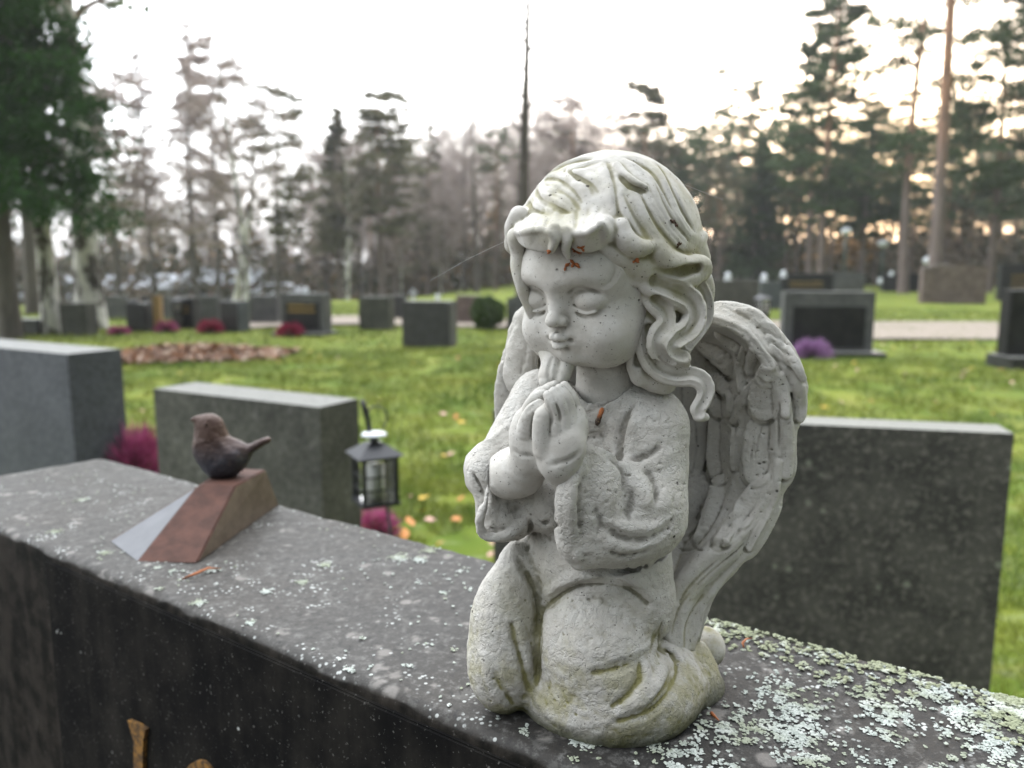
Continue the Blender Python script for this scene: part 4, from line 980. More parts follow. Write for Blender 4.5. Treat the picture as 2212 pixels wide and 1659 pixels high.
def build_lichen():
    rng = np.random.default_rng(3); Vs = []; Ts = []; off = 0
    Vg = []; Tg = []; og = 0
    hx, hy = P(1300, 1500, 0)[:2] / 1000
    def rosette(a, n, r, dens=1.0, green=False, hgt=1.0):
        nonlocal off, og
        k = max(4, int(dens * 9 * (r / .003) ** 1.4))
        th = rng.random(k) * 6.28; rr = r * np.sqrt(rng.random(k)) * (.75 + .35 * np.sin(th * rng.integers(3, 7) + rng.random() * 6))
        ca = a + rr * np.cos(th); cn = n + rr * np.sin(th)
        ok = (cn > .325) & (cn < .5325); ca, cn = ca[ok], cn[ok]
        if not len(ca): return
        s_ = .0009 * (.6 + .8 * rng.random(len(ca))) * (1.5 if green else 1.0)
        z = SZ + .0003 + .0005 * hgt * rng.random(len(ca)) * (1.8 if green else 1)
        z = z - np.where(cn > .528, (cn - .528) ** 2 / .010 * 1.2, 0)
        x = SA[0] * ca + SN[0] * cn; y = SA[1] * ca + SN[1] * cn
        V, T = lobed(x, y, z, s_, rng, 8, .0003 * hgt, .28)
        if green: Vg.append(V); Tg.append(T + og); og += len(V)
        else: Vs.append(V); Ts.append(T + off); off += len(V)
    N_ = 19000
    a = rng.uniform(-.42, .62, N_); n = rng.uniform(.323, .532, N_)
    # thick on the right hand end, thin elsewhere
    w_ = np.clip((a + .19 - (n - .32) * .25) / .07, 0, 1) * .60
    w_ = np.where(a > -.02, w_ + .1, w_)
    w_ *= np.clip((vnoise(a, n, .022, 9) - .28) * 3.0, .12, 1.25)
    w_ *= np.clip((vnoise(a, n, .07, 19) - .12) * 2.2, .3, 1)
    w_ = np.maximum(w_, .006)
    keep = rng.random(N_) < w_ * 1.7
    for a_, n_ in zip(a[keep], n[keep]):
        rosette(a_, n_, .0010 + .0040 * rng.random() ** 1.8, 1.15)
    for i in range(90):
        a_, n_ = rng.uniform(.0, .6), rng.uniform(.335, .525)
        r_ = rng.uniform(.004, .009); rosette(a_, n_, r_, 1.25); rosette(a_, n_, r_ * .5, .6, True, .6)
    for i in range(1500):
        a_, n_ = rng.uniform(-.14, .6), rng.uniform(.33, .53)
        if vnoise(a_, n_, .04, 41) > .45: rosette(a_, n_, .0004 + .0007 * rng.random(), .5)
    # specks on the left part
    for i in range(500):
        a_, n_ = rng.uniform(-1.0, -.12), rng.uniform(.33, .53)
        if vnoise(a_, n_, .05, 4) > .5: rosette(a_, n_, .0006 + .0012 * rng.random() ** 2, .8)
    def at_px(x, y):
        r = ray(x, y); t = (SLAB_Z / 1000) / r[2]; X = r[0] * t, r[1] * t
        return X[0] * SA[0] + X[1] * SA[1], X[0] * SN[0] + X[1] * SN[1]
    for x, y, r in ((430, 1303, .0085), (542, 1348, .006), (655, 1258, .008), (575, 1279, .006), (455, 1234, .006), (372, 1234, .005), (340, 1228, .005),
                    (750, 1450, .0075), (345, 1272, .004), (905, 960 + 250, .01), (860, 1205, .012), (225, 1195, .008), (1270, 1610, .008), (1240, 1606, .004),
                    (1450, 1630, .006), (1560, 1570, .006), (120, 1150, .009), (180, 1080, .010), (420, 1080, .006), (700, 1220, .008), (930, 1190, .01), (1065, 1470, .004)):
        a_, n_ = at_px(x, y)
        for k in range(3): rosette(a_, n_, r * (1 - .22 * k), 1.0)
    # moss along the back edge
    for i in range(9000):
        a_ = rng.uniform(-.30, .62); n_ = .5325 - abs(rng.normal()) * .020 * (1.0 if a_ < .35 else .7)
        if a_ < -.02 and rng.random() < .88: continue
        if vnoise(a_, n_, .03, 12) + vnoise(a_, n_, .012, 13) * .4 > .40: rosette(a_, max(n_, .44), .0015 + .002 * rng.random(), .9, True, 1.6)
    for i in range(420):
        a_ = rng.uniform(.0, .6); n_ = rng.uniform(.35, .52)
        if vnoise(a_, n_, .03, 22) > .70: rosette(a_, n_, .002 + .002 * rng.random(), .8, True, 1.4)
    def lm(name, c1, c2):
        t = NT(name); nn = t.noise(500, 4, .7); m2 = t.noise(30, 3)
        c = t.mix(t.ramp(nn, .35, .65), c1, c2); c = t.mix(t.ramp(m2, .42, .62, 0, .7), c, (.24, .26, .17)); c = t.mix(t.ramp(t.noise(75, 3), .52, .66, 0, .6), c, (.55, .57, .54))
        return t.done(c, .95, .05, t.bump(nn, .5, .0006))
    o = mesh_np('lichen', np.vstack(Vs), np.vstack(Ts), lm('lichen', (.27, .30, .27), (.46, .49, .46)), smooth=False); tag(o, 'pale green lichen rosettes crusting the top of the granite headstone', 'lichen', kind='stuff')
    o = mesh_np('moss', np.vstack(Vg), np.vstack(Tg), lm('moss', (.17, .18, .115), (.33, .35, .25)), smooth=False); tag(o, 'yellow green moss along the back edge of the granite headstone', 'moss', kind='stuff')
def tube_bm(bm, pts, r, n=6):
    rings = []; pts = [Vector(p) for p in pts]
    for i, p in enumerate(pts):
        d = (pts[min(i + 1, len(pts) - 1)] - pts[max(i - 1, 0)]).normalized()
        u_ = d.orthogonal().normalized(); v_ = d.cross(u_); rr = r[i] if hasattr(r, '__len__') else r
        rings.append([bm.verts.new(p + (u_ * math.cos(a) + v_ * math.sin(a)) * rr) for a in np.linspace(0, 2 * math.pi, n, endpoint=False)])
    for a, b in zip(rings, rings[1:]):
        for k in range(n): bm.faces.new([a[k], a[(k + 1) % n], b[(k + 1) % n], b[k]])
    bm.faces.new(rings[0][::-1]); bm.faces.new(rings[-1])
def build_bird():
    rust = NT('rust'); rn = rust.noise(60, 6, .7); r2 = rust.noise(240, 4, .7)
    c = rust.mix(rust.ramp(rn, .35, .68), (.058, .029, .022), (.100, .047, .035)); c = rust.mix(rust.ramp(r2, .55, .7, 0, .6), c, (.05, .03, .03))
    rust_m = rust.done(c, .75, .25, rust.bump(r2, .5, .001), .15)
    br = NT('brown_metal'); rn = br.noise(45, 5, .7); r2 = br.noise(260, 4, .7)
    c = br.mix(br.ramp(rn, .4, .62), (.075, .055, .038), (.11, .085, .062)); brown = br.done(c, .5, .5, br.bump(r2, .4, .001), .25)
    pale = plain('sky_sheen_metal', (.12, .124, .134), .6, .3, 45, spec=.3)  # left facet: bright sky reflection painted in as a paler grey
    z0 = SZ + .0006; zt = SZ + .045
    b = thing('bird_ornament', (-.300, .750, SZ), 'small rusty metal bird perched on a wedge at the far end of the granite headstone', 'ornament')
    o = Vector((-.300, .750, SZ))
    q = dict(FL=(-.323, .660, z0), FR=(-.271, .657, z0), BR=(-.249, .826, z0), BL=(-.36, .849, z0), L=(-.373, .712, z0),
             TL=(-.300, .740, zt), TR=(-.264, .740, zt), KR=(-.254, .803, zt), KL=(-.300, .812, zt))
    def wedge(faces, mats, name, inset=None):
        bm = bmesh.new(); vs = {k: bm.verts.new(Vector(v) - o) for k, v in q.items()}
        for f, mi in faces:
            fc = bm.faces.new([vs[k] for k in f]); fc.material_index = mi
        bmesh.ops.delete(bm, geom=[v for v in bm.verts if not v.link_faces], context='VERTS')
        bmesh.ops.bevel(bm, geom=[e for e in bm.edges if len(e.link_faces) == 2], offset=.0012, segments=2, affect='EDGES')
        return bm_obj(name, bm, mats, b)
    wedge(((('FL', 'FR', 'TR', 'TL'), 0), (('FR', 'BR', 'KR', 'TR'), 1), (('TL', 'TR', 'KR', 'KL'), 0), (('L', 'FL', 'TL'), 2), (('BL', 'L', 'TL', 'KL'), 2), (('BR', 'BL', 'KL', 'KR'), 1)), [rust_m, brown, pale], 'wedge_base')
    # bird body from a small carved solid (mm, camera origin)
    def Q(x, y, w_, r): return list(P(*Z5(x, y), w_, Y=775.0)) + [r]
    def Qc(x, y, w_=0): return P(*Z5(x, y), w_, Y=775.0)
    F = Field((-350, 725, -232), (-215, 815, -120), .9)
    F.ell(Qc(775, 470), (20.5, 19, 20.5), None, 0)
    F.ell(Qc(700, 400, 2), (17.5, 15, 19), None, 8); F.ell(Qc(705, 320, 2), (15, 13.5, 13), None, 8)
    F.ell(Qc(850, 440), (16, 14, 15), None, 8)
    F.ell(Qc(692, 258, 2), (14.0, 12.2, 13.2), None, 6)
    F.stroke([Q(640, 228, 4, 6.5), Q(606, 214, 6, 3.6), Q(578, 216, 8, 1.4)], 3)
    F.stroke([Q(860, 440, 0, 11), Q(930, 410, 0, 6), Q(1000, 375, 0, 5.5), Q(1060, 345, 0, 4.0)], 5, nrm=np.array([0, 0, 1.]), flat=.75)
    F.relief([Q(740, 350, 15, 7), Q(830, 430, 18, 9), Q(900, 520, 14, 7)], 1.6, 1)
    F.relief([Q(740, 420, 19, 2.5), Q(800, 500, 20, 2.5), Q(880, 560, 16, 2.5)], 1.2, -1)
    F.ell(Qc(668, 240, 15), 1.6, None, 1)
    F.ell(Qc(690, 222, 14), (3, 2, 2), None, 2, 'cut')
    F.noise(6, .5, 3); F.noise(2.5, .35, 4); F.plane_cut((0, 0, (zt - CAM_Z) * 1000 + .3), (0, 0, 1), 1)
    bmn = NT('bird_metal'); bx = bmn.sep(); rn = bmn.noise(50, 5, .7); r2 = bmn.noise(300, 4, .7)
    nz = bmn.sep(bmn.n('ShaderNodeNewGeometry').outputs['Normal'])
    f_ = bmn.ramp(bmn.math('ADD', bx[2], bmn.math('MULTIPLY', rn, .03)), .072, .105)
    c = bmn.mix(f_, (.030, .030, .040), (.058, .030, .021)); c = bmn.mix(bmn.ramp(r2, .55, .7, 0, .5), c, (.16, .11, .09))
    bird_m = bmn.done(c, .55, .45, bmn.bump(r2, .4, .001), .2)
    V, T = F.mesh(); W = V / 1000 + np.array([0, 0, CAM_Z]) - np.array(o)
    mesh_np('bird', W, T, bird_m, b)
# ------------------------------------------------------------------ ground, path, grass, leaves
def gz(x, y):
    d = np.hypot(x, y); left = np.clip((-np.asarray(x) / (d + 1e-6) + .02) / .22, 0, 1)
    return -.055 * np.clip(d - 27, 0, 45) * left
def build_ground():
    t = NT('lawn')
    n1 = t.noise(.9, 5, .6); n2 = t.noise(9, 6, .7); n3 = t.noise(60, 4, .7); n4 = t.noise(2.6, 5, .65)
    c = t.mix(t.ramp(n1, .35, .65), (.095, .150, .018), (.185, .215, .030))
    c = t.mix(t.ramp(n4, .48, .64, 0, .45), c, (.235, .215, .06))
    c = t.mix(t.ramp(n2, .50, .70, 0, .6), c, (.24, .27, .13))
    c = t.mix(t.ramp(n2, .44, .30, 0, .55), c, (.07, .085, .015))
    c = t.mix(t.ramp(n3, .62, .72, 0, .5), c, (.22, .17, .08))
    # unseen ground before the headstone, greyed to cut green bounce light
    xo = t.sep(); sd_ = t.math('ADD', t.math('MULTIPLY', xo[0], .578), t.math('MULTIPLY', xo[1], .816))
    bounce_grey = t.ramp(t.math('ADD', sd_, t.math('MULTIPLY', n4, .3)), .75, .35)
    c = t.mix(bounce_grey, c, t.mix(n3, (.075, .068, .060), (.13, .12, .108)))
    m = t.done(c, .9, .1, t.bump(t.math('ADD', n2, n3), .7, .03))
    # one sheet: finer near the camera, reaching the horizon
    r = np.concatenate([np.linspace(.0, 30, 90), np.geomspace(31, 900, 40)]); a = np.linspace(0, 2 * math.pi, 97)
    Rr, Aa = np.meshgrid(r, a[:-1], indexing='ij')
    X, Y = Rr * np.sin(Aa), Rr * np.cos(Aa)
    Z = (vnoise(X, Y, 1.6, 3) - .5) * .05 * np.clip(Rr / 6, 0, 1) + gz(X, Y)
    V = np.stack([X, Y, Z], -1).reshape(-1, 3); nr, na = len(r), 96
    i = np.arange(nr - 1)[:, None] * na; j = np.arange(na)[None, :]
    F = np.stack([i + j, i + (j + 1) % na, i + na + (j + 1) % na, i + na + j], -1).reshape(-1, 4)
    g = mesh_np('ground', V, F, m); tag(g, kind='structure')
    # gravel path crossing the lawn
    pm = plain('gravel', (.25, .21, .17), .95, .22, 30)
    bm = bmesh.new()
    L_ = [on_ground(520, 712), on_ground(760, 702), on_ground(1060, 711), on_ground(1500, 716), on_ground(1890, 735), on_ground(2230, 738), on_ground(2700, 742)]
    U_ = [on_ground(520, 690), on_ground(760, 684), on_ground(1060, 692), on_ground(1500, 694), on_ground(1890, 697), on_ground(2230, 699), on_ground(2700, 700)]
    lv = []; uv = []
    for k in range(len(L_) - 1):
        for s_ in range(8):
            f = s_ / 8; w1 = random.Random(k * 8 + s_).uniform(-.12, .12)
            lv.append(bm.verts.new(L_[k].lerp(L_[k + 1], f) + Vector((0, w1, .034)))); uv.append(bm.verts.new(U_[k].lerp(U_[k + 1], f) + Vector((0, w1, .034))))
    for k in range(len(lv) - 1): bm.faces.new([lv[k], lv[k + 1], uv[k + 1], uv[k]])
    o = bm_obj('path', bm, pm); tag(o, kind='structure')
    # bed of dark soil and leaves under the wood
def build_grass():
    rng = np.random.default_rng(11)
    def blades(n, r0, r1, hgt, wid):
        az = rng.uniform(-.62, .66, n); d = np.sqrt(rng.uniform(r0 * r0, r1 * r1, n))
        x, y = d * np.sin(az), d * np.cos(az)
        k = (vnoise(x, y, .22, 5) > .25); x, y = x[k], y[k]; n = len(x)
        h = hgt * rng.uniform(.5, 1.3, n) * (.6 + .8 * vnoise(x, y, .5, 6)); th = rng.random(n) * 6.28; w_ = wid * rng.uniform(.7, 1.4, n)
        lx, ly = rng.normal(0, .5, n) * h, rng.normal(0, .5, n) * h
        V = np.zeros((n, 3, 3)); gz = (vnoise(x, y, 1.6, 3) - .5) * .05 - .004
        V[:, 0] = np.stack([x - np.cos(th) * w_, y - np.sin(th) * w_, gz], 1); V[:, 1] = np.stack([x + np.cos(th) * w_, y + np.sin(th) * w_, gz], 1)
        V[:, 2] = np.stack([x + lx, y + ly, gz + h], 1); return V.reshape(-1, 3)
    V = np.vstack([blades(70000, 1.2, 4.5, .045, .003), blades(80000, 4.5, 11, .05, .006), blades(50000, 11, 24, .055, .012)])
    F = np.arange(len(V)).reshape(-1, 3)
    t = NT('grass_blades'); n1 = t.noise(1.2, 5, .6); n2 = t.noise(14, 4, .7)
    c = t.mix(t.ramp(n1, .35, .65), (.09, .150, .018), (.22, .24, .035)); c = t.mix(t.ramp(n2, .48, .68, 0, .7), c, (.32, .34, .17))
    c = t.mix(t.ramp(n2, .44, .3, 0, .5), c, (.06, .10, .015))
    o = mesh_np('grass', V, F, t.done(c, .7, .2), smooth=False); tag(o, 'short green lawn grass between the gravestones', 'grass', kind='stuff')
def leaf_bm(s_, rng):
    bm = bmesh.new(); pts = [(0, -1), (.45, -.55), (.62, 0), (.4, .6), (0, 1.05), (-.42, .58), (-.6, 0), (-.44, -.55)]
    c = bm.verts.new((0, 0, rng.uniform(.1, .3) * s_)); vs = [bm.verts.new((x * s_ * rng.uniform(.85, 1.15), y * s_, rng.uniform(0, .35) * s_)) for x, y in pts]
    for k in range(8): bm.faces.new([c, vs[k], vs[(k + 1) % 8]])
    return bm
def build_leaves():
    rng = random.Random(4)
    kinds = [('yellow', (.62, .40, .05), 'small yellow fallen birch leaf lying on the lawn'), ('orange', (.50, .20, .05), 'small orange fallen leaf lying on the lawn'),
             ('pink', (.55, .33, .26), 'pale pinkish fallen leaf lying on the lawn'), ('brown', (.26, .13, .06), 'dull brown fallen leaf lying on the lawn')]
    protos = []
    for nm_, c, lab in kinds:
        m = plain('leaf_' + nm_, c, .55, .2, 60)
        protos.append([(bm_obj('fallen_leaf', leaf_bm(.026, rng), m), lab) for _ in range(2)])
    fixed = [(500, 950, 0), (790, 1150, 1), (930, 1130, 2), (960, 990, 0), (985, 905, 1), (490, 940, 0), (885, 1080, 2), (875, 1162, 1), (985, 1130, 1), (1060, 1205, 2), (975, 985, 2), (1800, 800, 1), (1880, 870, 1), (2100, 800, 0)]
    used = set(); n = 0
    for k in range(150):
        if k < len(fixed): x, y, ki = fixed[k]
        else:
            x = rng.choice([rng.uniform(240, 1090), rng.uniform(1720, 2200)]); y = 740 + 460 * rng.random() ** 1.3; ki = rng.choice([0, 0, 1, 2, 2, 3])
            if x > 1700 and y > 900: continue
        p = on_ground(x, y, .02); j = rng.randrange(2); src, lab = protos[ki][j]
        if (ki, j) in used: o = src.copy(); COL.objects.link(o)
        else: o = src; used.add((ki, j))
        o.location = (p.x, p.y, .035); o.rotation_euler = (rng.uniform(-.5, .5), rng.uniform(-.5, .5), rng.uniform(0, 6.28)); s_ = rng.uniform(.7, 1.35); o.scale = (s_,) * 3
        pos = ('beyond the olive block' if x < 700 else 'beyond the lantern') if y < 900 and x < 1200 else (('left of the lantern' if x < 860 else 'right of the lantern') if x < 1200 else 'right of the wing')
        tag(o, lab.replace('lying on the lawn', 'on the grass ' + pos), 'leaf', 'fallen leaves on the lawn')
    for ki in range(4):
        for j in range(2):
            if (ki, j) not in used: bpy.data.objects.remove(protos[ki][j][0])
    # swept pile of leaves
    r2 = np.random.default_rng(6); V = []; n = 9000
    c0 = on_ground(400, 775)
    u_ = r2.normal(0, 1, (n, 2)); x = c0.x + u_[:, 0] * .70 ; y = c0.y + u_[:, 1] * .30 + (x - c0.x) * .28
    k = (np.abs(u_[:, 0]) < 1.75) & (np.abs(u_[:, 1]) < 1.9); x, y, u_ = x[k], y[k], u_[k]
    h = .15 * np.exp(-(u_[:, 0] ** 2) / 2.2 - (u_[:, 1] ** 2) / 1.6)
    z = .02 + h * r2.random(len(x)) ** .5
    V, T = lobed(x, y, z, r2.uniform(.018, .04, len(x)), r2, 6, .01, 1.2)
    V[:, 2] = np.maximum(V[:, 2], .0)
    t = NT('dry_leaves'); vv = t.voro(26, 'F1', 'Color'); s_ = t.sep(vv)
    c = t.mix(s_[0], (.10, .050, .032), (.30, .18, .12)); c = t.mix(t.ramp(s_[1], .6, .8), c, (.30, .12, .035)); c = t.mix(t.ramp(s_[2], .75, .9), c, (.46, .36, .28))
    o = mesh_np('leaf_pile', V, T, t.done(c, .6, .3), smooth=False); tag(o, 'long low heap of swept brown and orange leaves on the lawn', 'leaf pile', kind='stuff')

# ------------------------------------------------------------------ gravestones
def box_bm(w_, d, h, bev=.006, top_curve=0.0, seg=10, slope=0.0):
    """block with its base centre at the origin; top may be arched"""
    bm = bmesh.new(); xs = np.linspace(-w_ / 2, w_ / 2, seg + 1 if top_curve else 2)
    def tz(x): return h + top_curve * (1 - (2 * x / w_) ** 2) + slope * x
    rows = []
    for y in (-d / 2, d / 2):
        rows.append(([bm.verts.new((x, y, 0)) for x in xs], [bm.verts.new((x, y, tz(x))) for x in xs]))
    (b0, t0), (b1, t1) = rows
    bm.faces.new(b0 + t0[::-1]); bm.faces.new(b1[::-1] + t1)
    for k in range(len(xs) - 1): bm.faces.new([t0[k], t0[k + 1], t1[k + 1], t1[k]]); bm.faces.new([b0[k + 1], b0[k], b1[k], b1[k + 1]])
    bm.faces.new([b0[0], t0[0], t1[0], b1[0]]); bm.faces.new([b0[-1], b1[-1], t1[-1], t0[-1]])
    if bev: bmesh.ops.bevel(bm, geom=[e for e in bm.edges if e.calc_face_angle(0) > .6], offset=bev, segments=2, affect='EDGES')
    return bm
def move_bm(bm, v): bmesh.ops.translate(bm, vec=Vector(v), verts=bm.verts); return bm
_gm = {}
def gmat(k):
    if k not in _gm:
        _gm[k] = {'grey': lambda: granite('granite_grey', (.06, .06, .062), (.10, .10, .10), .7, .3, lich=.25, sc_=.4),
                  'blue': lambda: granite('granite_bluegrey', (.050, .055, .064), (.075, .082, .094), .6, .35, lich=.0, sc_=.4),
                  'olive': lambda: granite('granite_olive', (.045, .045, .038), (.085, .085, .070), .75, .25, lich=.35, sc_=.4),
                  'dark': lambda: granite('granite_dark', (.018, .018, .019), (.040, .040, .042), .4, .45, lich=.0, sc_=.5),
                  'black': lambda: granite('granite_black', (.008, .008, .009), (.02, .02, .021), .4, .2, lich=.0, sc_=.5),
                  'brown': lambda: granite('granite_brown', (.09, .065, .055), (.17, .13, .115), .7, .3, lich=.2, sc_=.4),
                  'rough': lambda: rough_stone(), 'soil': lambda: plain('soil', (.045, .035, .025), .95, .4, 20),
                  'gold': lambda: plain('gilding', (.42, .27, .08), .45, .25, 50, metal=.4)}[k]()
    return _gm[k]
def rough_stone():
    t = NT('granite_mottled')
    n1 = t.noise(11, 5, .6); v = t.noise(62, 5, .62); n3 = t.noise(260, 4, .7)
    c = t.mix(t.ramp(n1, .35, .65), (.040, .039, .036), (.075, .072, .064))
    c = t.mix(t.ramp(v, .50, .66, 0, .65), c, (.17, .16, .14)); c = t.mix(t.ramp(v, .42, .30, 0, .45), c, (.025, .025, .025)); c = t.mix(t.ramp(n3, .50, .66, 0, .6), c, (.17, .165, .145))
    v2 = t.voro(16, 'F1', 'Distance'); c = t.mix(t.math('MULTIPLY', t.ramp(v2, .16, .08), .7), c, (.20, .21, .17))
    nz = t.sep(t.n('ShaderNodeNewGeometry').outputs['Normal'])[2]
    c = t.mix(t.math('MULTIPLY', t.ramp(nz, .5, .9), t.ramp(n3, .3, .6, .4, .9)), c, (.27, .27, .245))  # lichen on the top, with reflected sky brightness put into the colour
    return t.done(c, .85, .08, t.bump(t.math('ADD', v, n3), .5, .003))
def corner_stone(name, label, fr, wid, dep, h, yaw, mat, parts=None, base=None, **kw):
    """fr: xy of the front right lower corner; yaw in degrees of the width axis"""
    c, s_ = math.cos(R(yaw)), math.sin(R(yaw))
    cx = fr[0] - c * wid / 2 - s_ * dep / 2; cy = fr[1] - s_ * wid / 2 + c * dep / 2
    t = thing(name, (cx, cy, 0), label, 'gravestone', 'gravestones in the cemetery', R(yaw))
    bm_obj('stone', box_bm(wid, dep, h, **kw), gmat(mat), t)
    return t
def far_stone(x0, x1, yt, yb, label, mat='grey', yaw=-8, dep=.16, front=None, gold=0, arch=0.0, base=0.0, frame=False, slope=0.0):
    p = on_ground((x0 + x1) / 2, yb); D = p.y / (math.cos(_p))
    sc_ = p.y / 1725.0 / (math.cos(_p)) * 1.0
    wid = (x1 - x0) * p.y * 1.01 / 1725 * .93; h = (yb - yt) * p.y * 1.01 / 1725
    t = thing('gravestone', (p.x, p.y + dep / 2, 0), label, 'gravestone', 'gravestones in the cemetery', R(yaw))
    z = .0
    if base:
        bm_obj('plinth', box_bm(wid * 1.16, dep + .34, base, .01), gmat('dark'), t).location = (0, -.08, 0); z = base
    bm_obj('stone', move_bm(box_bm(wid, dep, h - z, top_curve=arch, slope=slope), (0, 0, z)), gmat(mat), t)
    if front:
        fw, fh = (wid * .80, (h - z) * .70) if frame else (wid * .97, (h - z) * .96)
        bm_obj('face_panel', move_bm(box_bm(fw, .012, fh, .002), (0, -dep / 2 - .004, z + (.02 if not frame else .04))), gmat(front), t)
    if gold:
        rr = random.Random(int(x0))
        for row in range(gold):                              # rows of gilded characters, too small to read
            bm = bmesh.new(); x = -wid * .32; zc = z + (h - z) * (.66 - .14 * row); yc = -dep / 2 - .0125
            prev = None
            while x < wid * .30:
                cw = rr.uniform(.018, .03); hh = rr.choice([.045, .045, .03])
                vs = [bm.verts.new((x + a * cw * .6, yc, zc + b)) for a, b in ((0, 0), (1, 0), (1, hh), (0, hh))]; bm.faces.new(vs)
                if prev: bm.faces.new([prev[1], vs[0], bm.verts.new((x, yc, zc + .008)), bm.verts.new((prev[1].co.x, yc, zc + .008))])
                prev = vs; x += cw * 1.2
            bm_obj('gilded_line', bm, gmat('gold'), t)
    return t
def lantern(loc, s_, label, body='black', white=True, foot=.0, hook=False, yaw=25):
    t = thing('grave_lantern', loc, label, 'lantern', 'grave lanterns', R(yaw)); blk = _lm['black']; w_ = s_
    bm = bmesh.new()
    for x in (-1, 1):
        for y in (-1, 1): q = bmesh.ops.create_cube(bm, size=1)['verts']; bmesh.ops.scale(bm, vec=(w_ * .10, w_ * .10, w_ * 1.25), verts=q); bmesh.ops.translate(bm, vec=(x * w_ * .45, y * w_ * .45, foot + w_ * .70), verts=q)
    for z_, th in ((.05, .10), (1.32, .08)):
        q = bmesh.ops.create_cube(bm, size=1)['verts']; bmesh.ops.scale(bm, vec=(w_ * 1.06, w_ * 1.06, w_ * th), verts=q); bmesh.ops.translate(bm, vec=(0, 0, foot + w_ * z_), verts=q)
    for ax in (0, 1):                                           # glazing bars
        for sgn in (-1, 1):
            for kx in (0,):
                q = bmesh.ops.create_cube(bm, size=1)['verts']; v = [w_ * .04] * 3; v[2] = w_ * 1.2; bmesh.ops.scale(bm, vec=v, verts=q); l = [0, 0, foot + w_ * .7]; l[ax] = sgn * w_ * .46; bmesh.ops.translate(bm, vec=l, verts=q)
            for kz in (.45, .82):
                q = bmesh.ops.create_cube(bm, size=1)['verts']; v = [w_ * .86, w_ * .035, w_ * .04]; l = [0, sgn * w_ * .462, foot + w_ * kz]
                if ax: v = [v[1], v[0], v[2]]; l = [l[1], l[0], l[2]]
                bmesh.ops.scale(bm, vec=v, verts=q); bmesh.ops.translate(bm, vec=l, verts=q)
    bm_obj('frame', bm, blk, t)
    bm = bmesh.new(); r0, r1 = w_ * .66, w_ * .20
    a = [bm.verts.new((x * r0, y * r0, foot + w_ * 1.37)) for x, y in ((-1, -1), (1, -1), (1, 1), (-1, 1))]
    b = [bm.verts.new((x * r1, y * r1, foot + w_ * 1.70)) for x, y in ((-1, -1), (1, -1), (1, 1), (-1, 1))]
    for k in range(4): bm.faces.new([a[k], a[(k + 1) % 4], b[(k + 1) % 4], b[k]])
    bm.faces.new(b); bm.faces.new(a[::-1]); bmesh.ops.bevel(bm, geom=bm.edges[:], offset=w_ * .02, segments=2, affect='EDGES')
    bm_obj('roof', bm, blk, t)
    bm = bmesh.new(); bmesh.ops.create_cone(bm, cap_ends=True, segments=20, radius1=w_ * .26, radius2=w_ * .26, depth=w_ * .95); move_bm(bm, (0, 0, foot + w_ * .6)); bm_obj('candle', bm, _lm['white'], t, True)
    bm = bmesh.new(); q = bmesh.ops.create_cube(bm, size=1)['verts']; bmesh.ops.scale(bm, vec=(w_ * .84, w_ * .84, w_ * 1.18), verts=q); move_bm(bm, (0, 0, foot + w_ * .7)); bm_obj('glass', bm, _lm['glass'], t)
    return t
_lm = {}
def lamp_mats():
    _lm['black'] = plain('black_metal', (.010, .011, .016), .42, .15, 30, spec=.5)
    _lm['white'] = plain('candle_wax', (.78, .78, .76), .5, .04, 30)
    _lm['white_metal'] = plain('white_paint', (.60, .63, .66), .35, .04, 30)
    t = NT('lantern_glass'); g = t.n('ShaderNodeBsdfGlossy'); g.inputs['Roughness'].default_value = .08; tr = t.n('ShaderNodeBsdfTransparent'); mx = t.n('ShaderNodeMixShader'); fr = t.n('ShaderNodeFresnel'); fr.inputs[0].default_value = 1.45
    t.t.links.new(fr.outputs[0], mx.inputs[0]); t.t.links.new(tr.outputs[0], mx.inputs[1]); t.t.links.new(g.outputs[0], mx.inputs[2]); t.t.links.new(mx.outputs[0], t.out.inputs[0]); _lm['glass'] = t.m
_hp = {}
def heather(loc, s_, label, col, group='heather plants on the graves', tall=1.0, n=1400):
    n = int(n * 1.8)
    key = col
    if key not in _hp:
        t = NT('heather_' + col); n1 = t.noise(30, 4, .7)
        cc = {'magenta': ((.28, .05, .14), (.58, .17, .34)), 'red': ((.22, .015, .05), (.45, .05, .12)), 'purple': ((.20, .10, .22), (.48, .28, .50))}[col]
        _hp[key] = (t.done(t.mix(t.ramp(n1, .35, .65), *cc), .8, .1), plain('heather_green_' + col, (.05, .07, .025), .8, .4, 40))
    rng = np.random.default_rng(int(s_ * 1000) + len(label))
    t = thing('heather_plant', loc, label, 'plant', group)
    n_ = n; az = rng.random(n_) * 6.28; el = np.arccos(rng.random(n_) * .95)
    d = np.stack([np.sin(el) * np.cos(az), np.sin(el) * np.sin(az), np.cos(el) * tall], 1)
    L_ = s_ * rng.uniform(.7, 1.05, n_)[:, None]; tip = d * L_; mid = d * L_ * .55
    th = rng.normal(0, 1, (n_, 3)); th /= np.linalg.norm(th, axis=1)[:, None]; w_ = s_ * .016
    def spikes(a, b, ww):
        c = (a + b) / 2; V = np.stack([a, c + th * ww, b, c - th * ww], 1).reshape(-1, 3); return V, np.arange(len(V)).reshape(-1, 4)
    V, F = spikes(mid, tip, w_); V[:, 2] = np.maximum(V[:, 2], .01); mesh_np('flowers', V, F, _hp[key][0], t, False)
    V, F = spikes(mid * 0, mid * 1.15, w_ * .7); V[:, 2] = np.maximum(V[:, 2], .0); mesh_np('foliage', V, F, _hp[key][1], t, False)
    return t
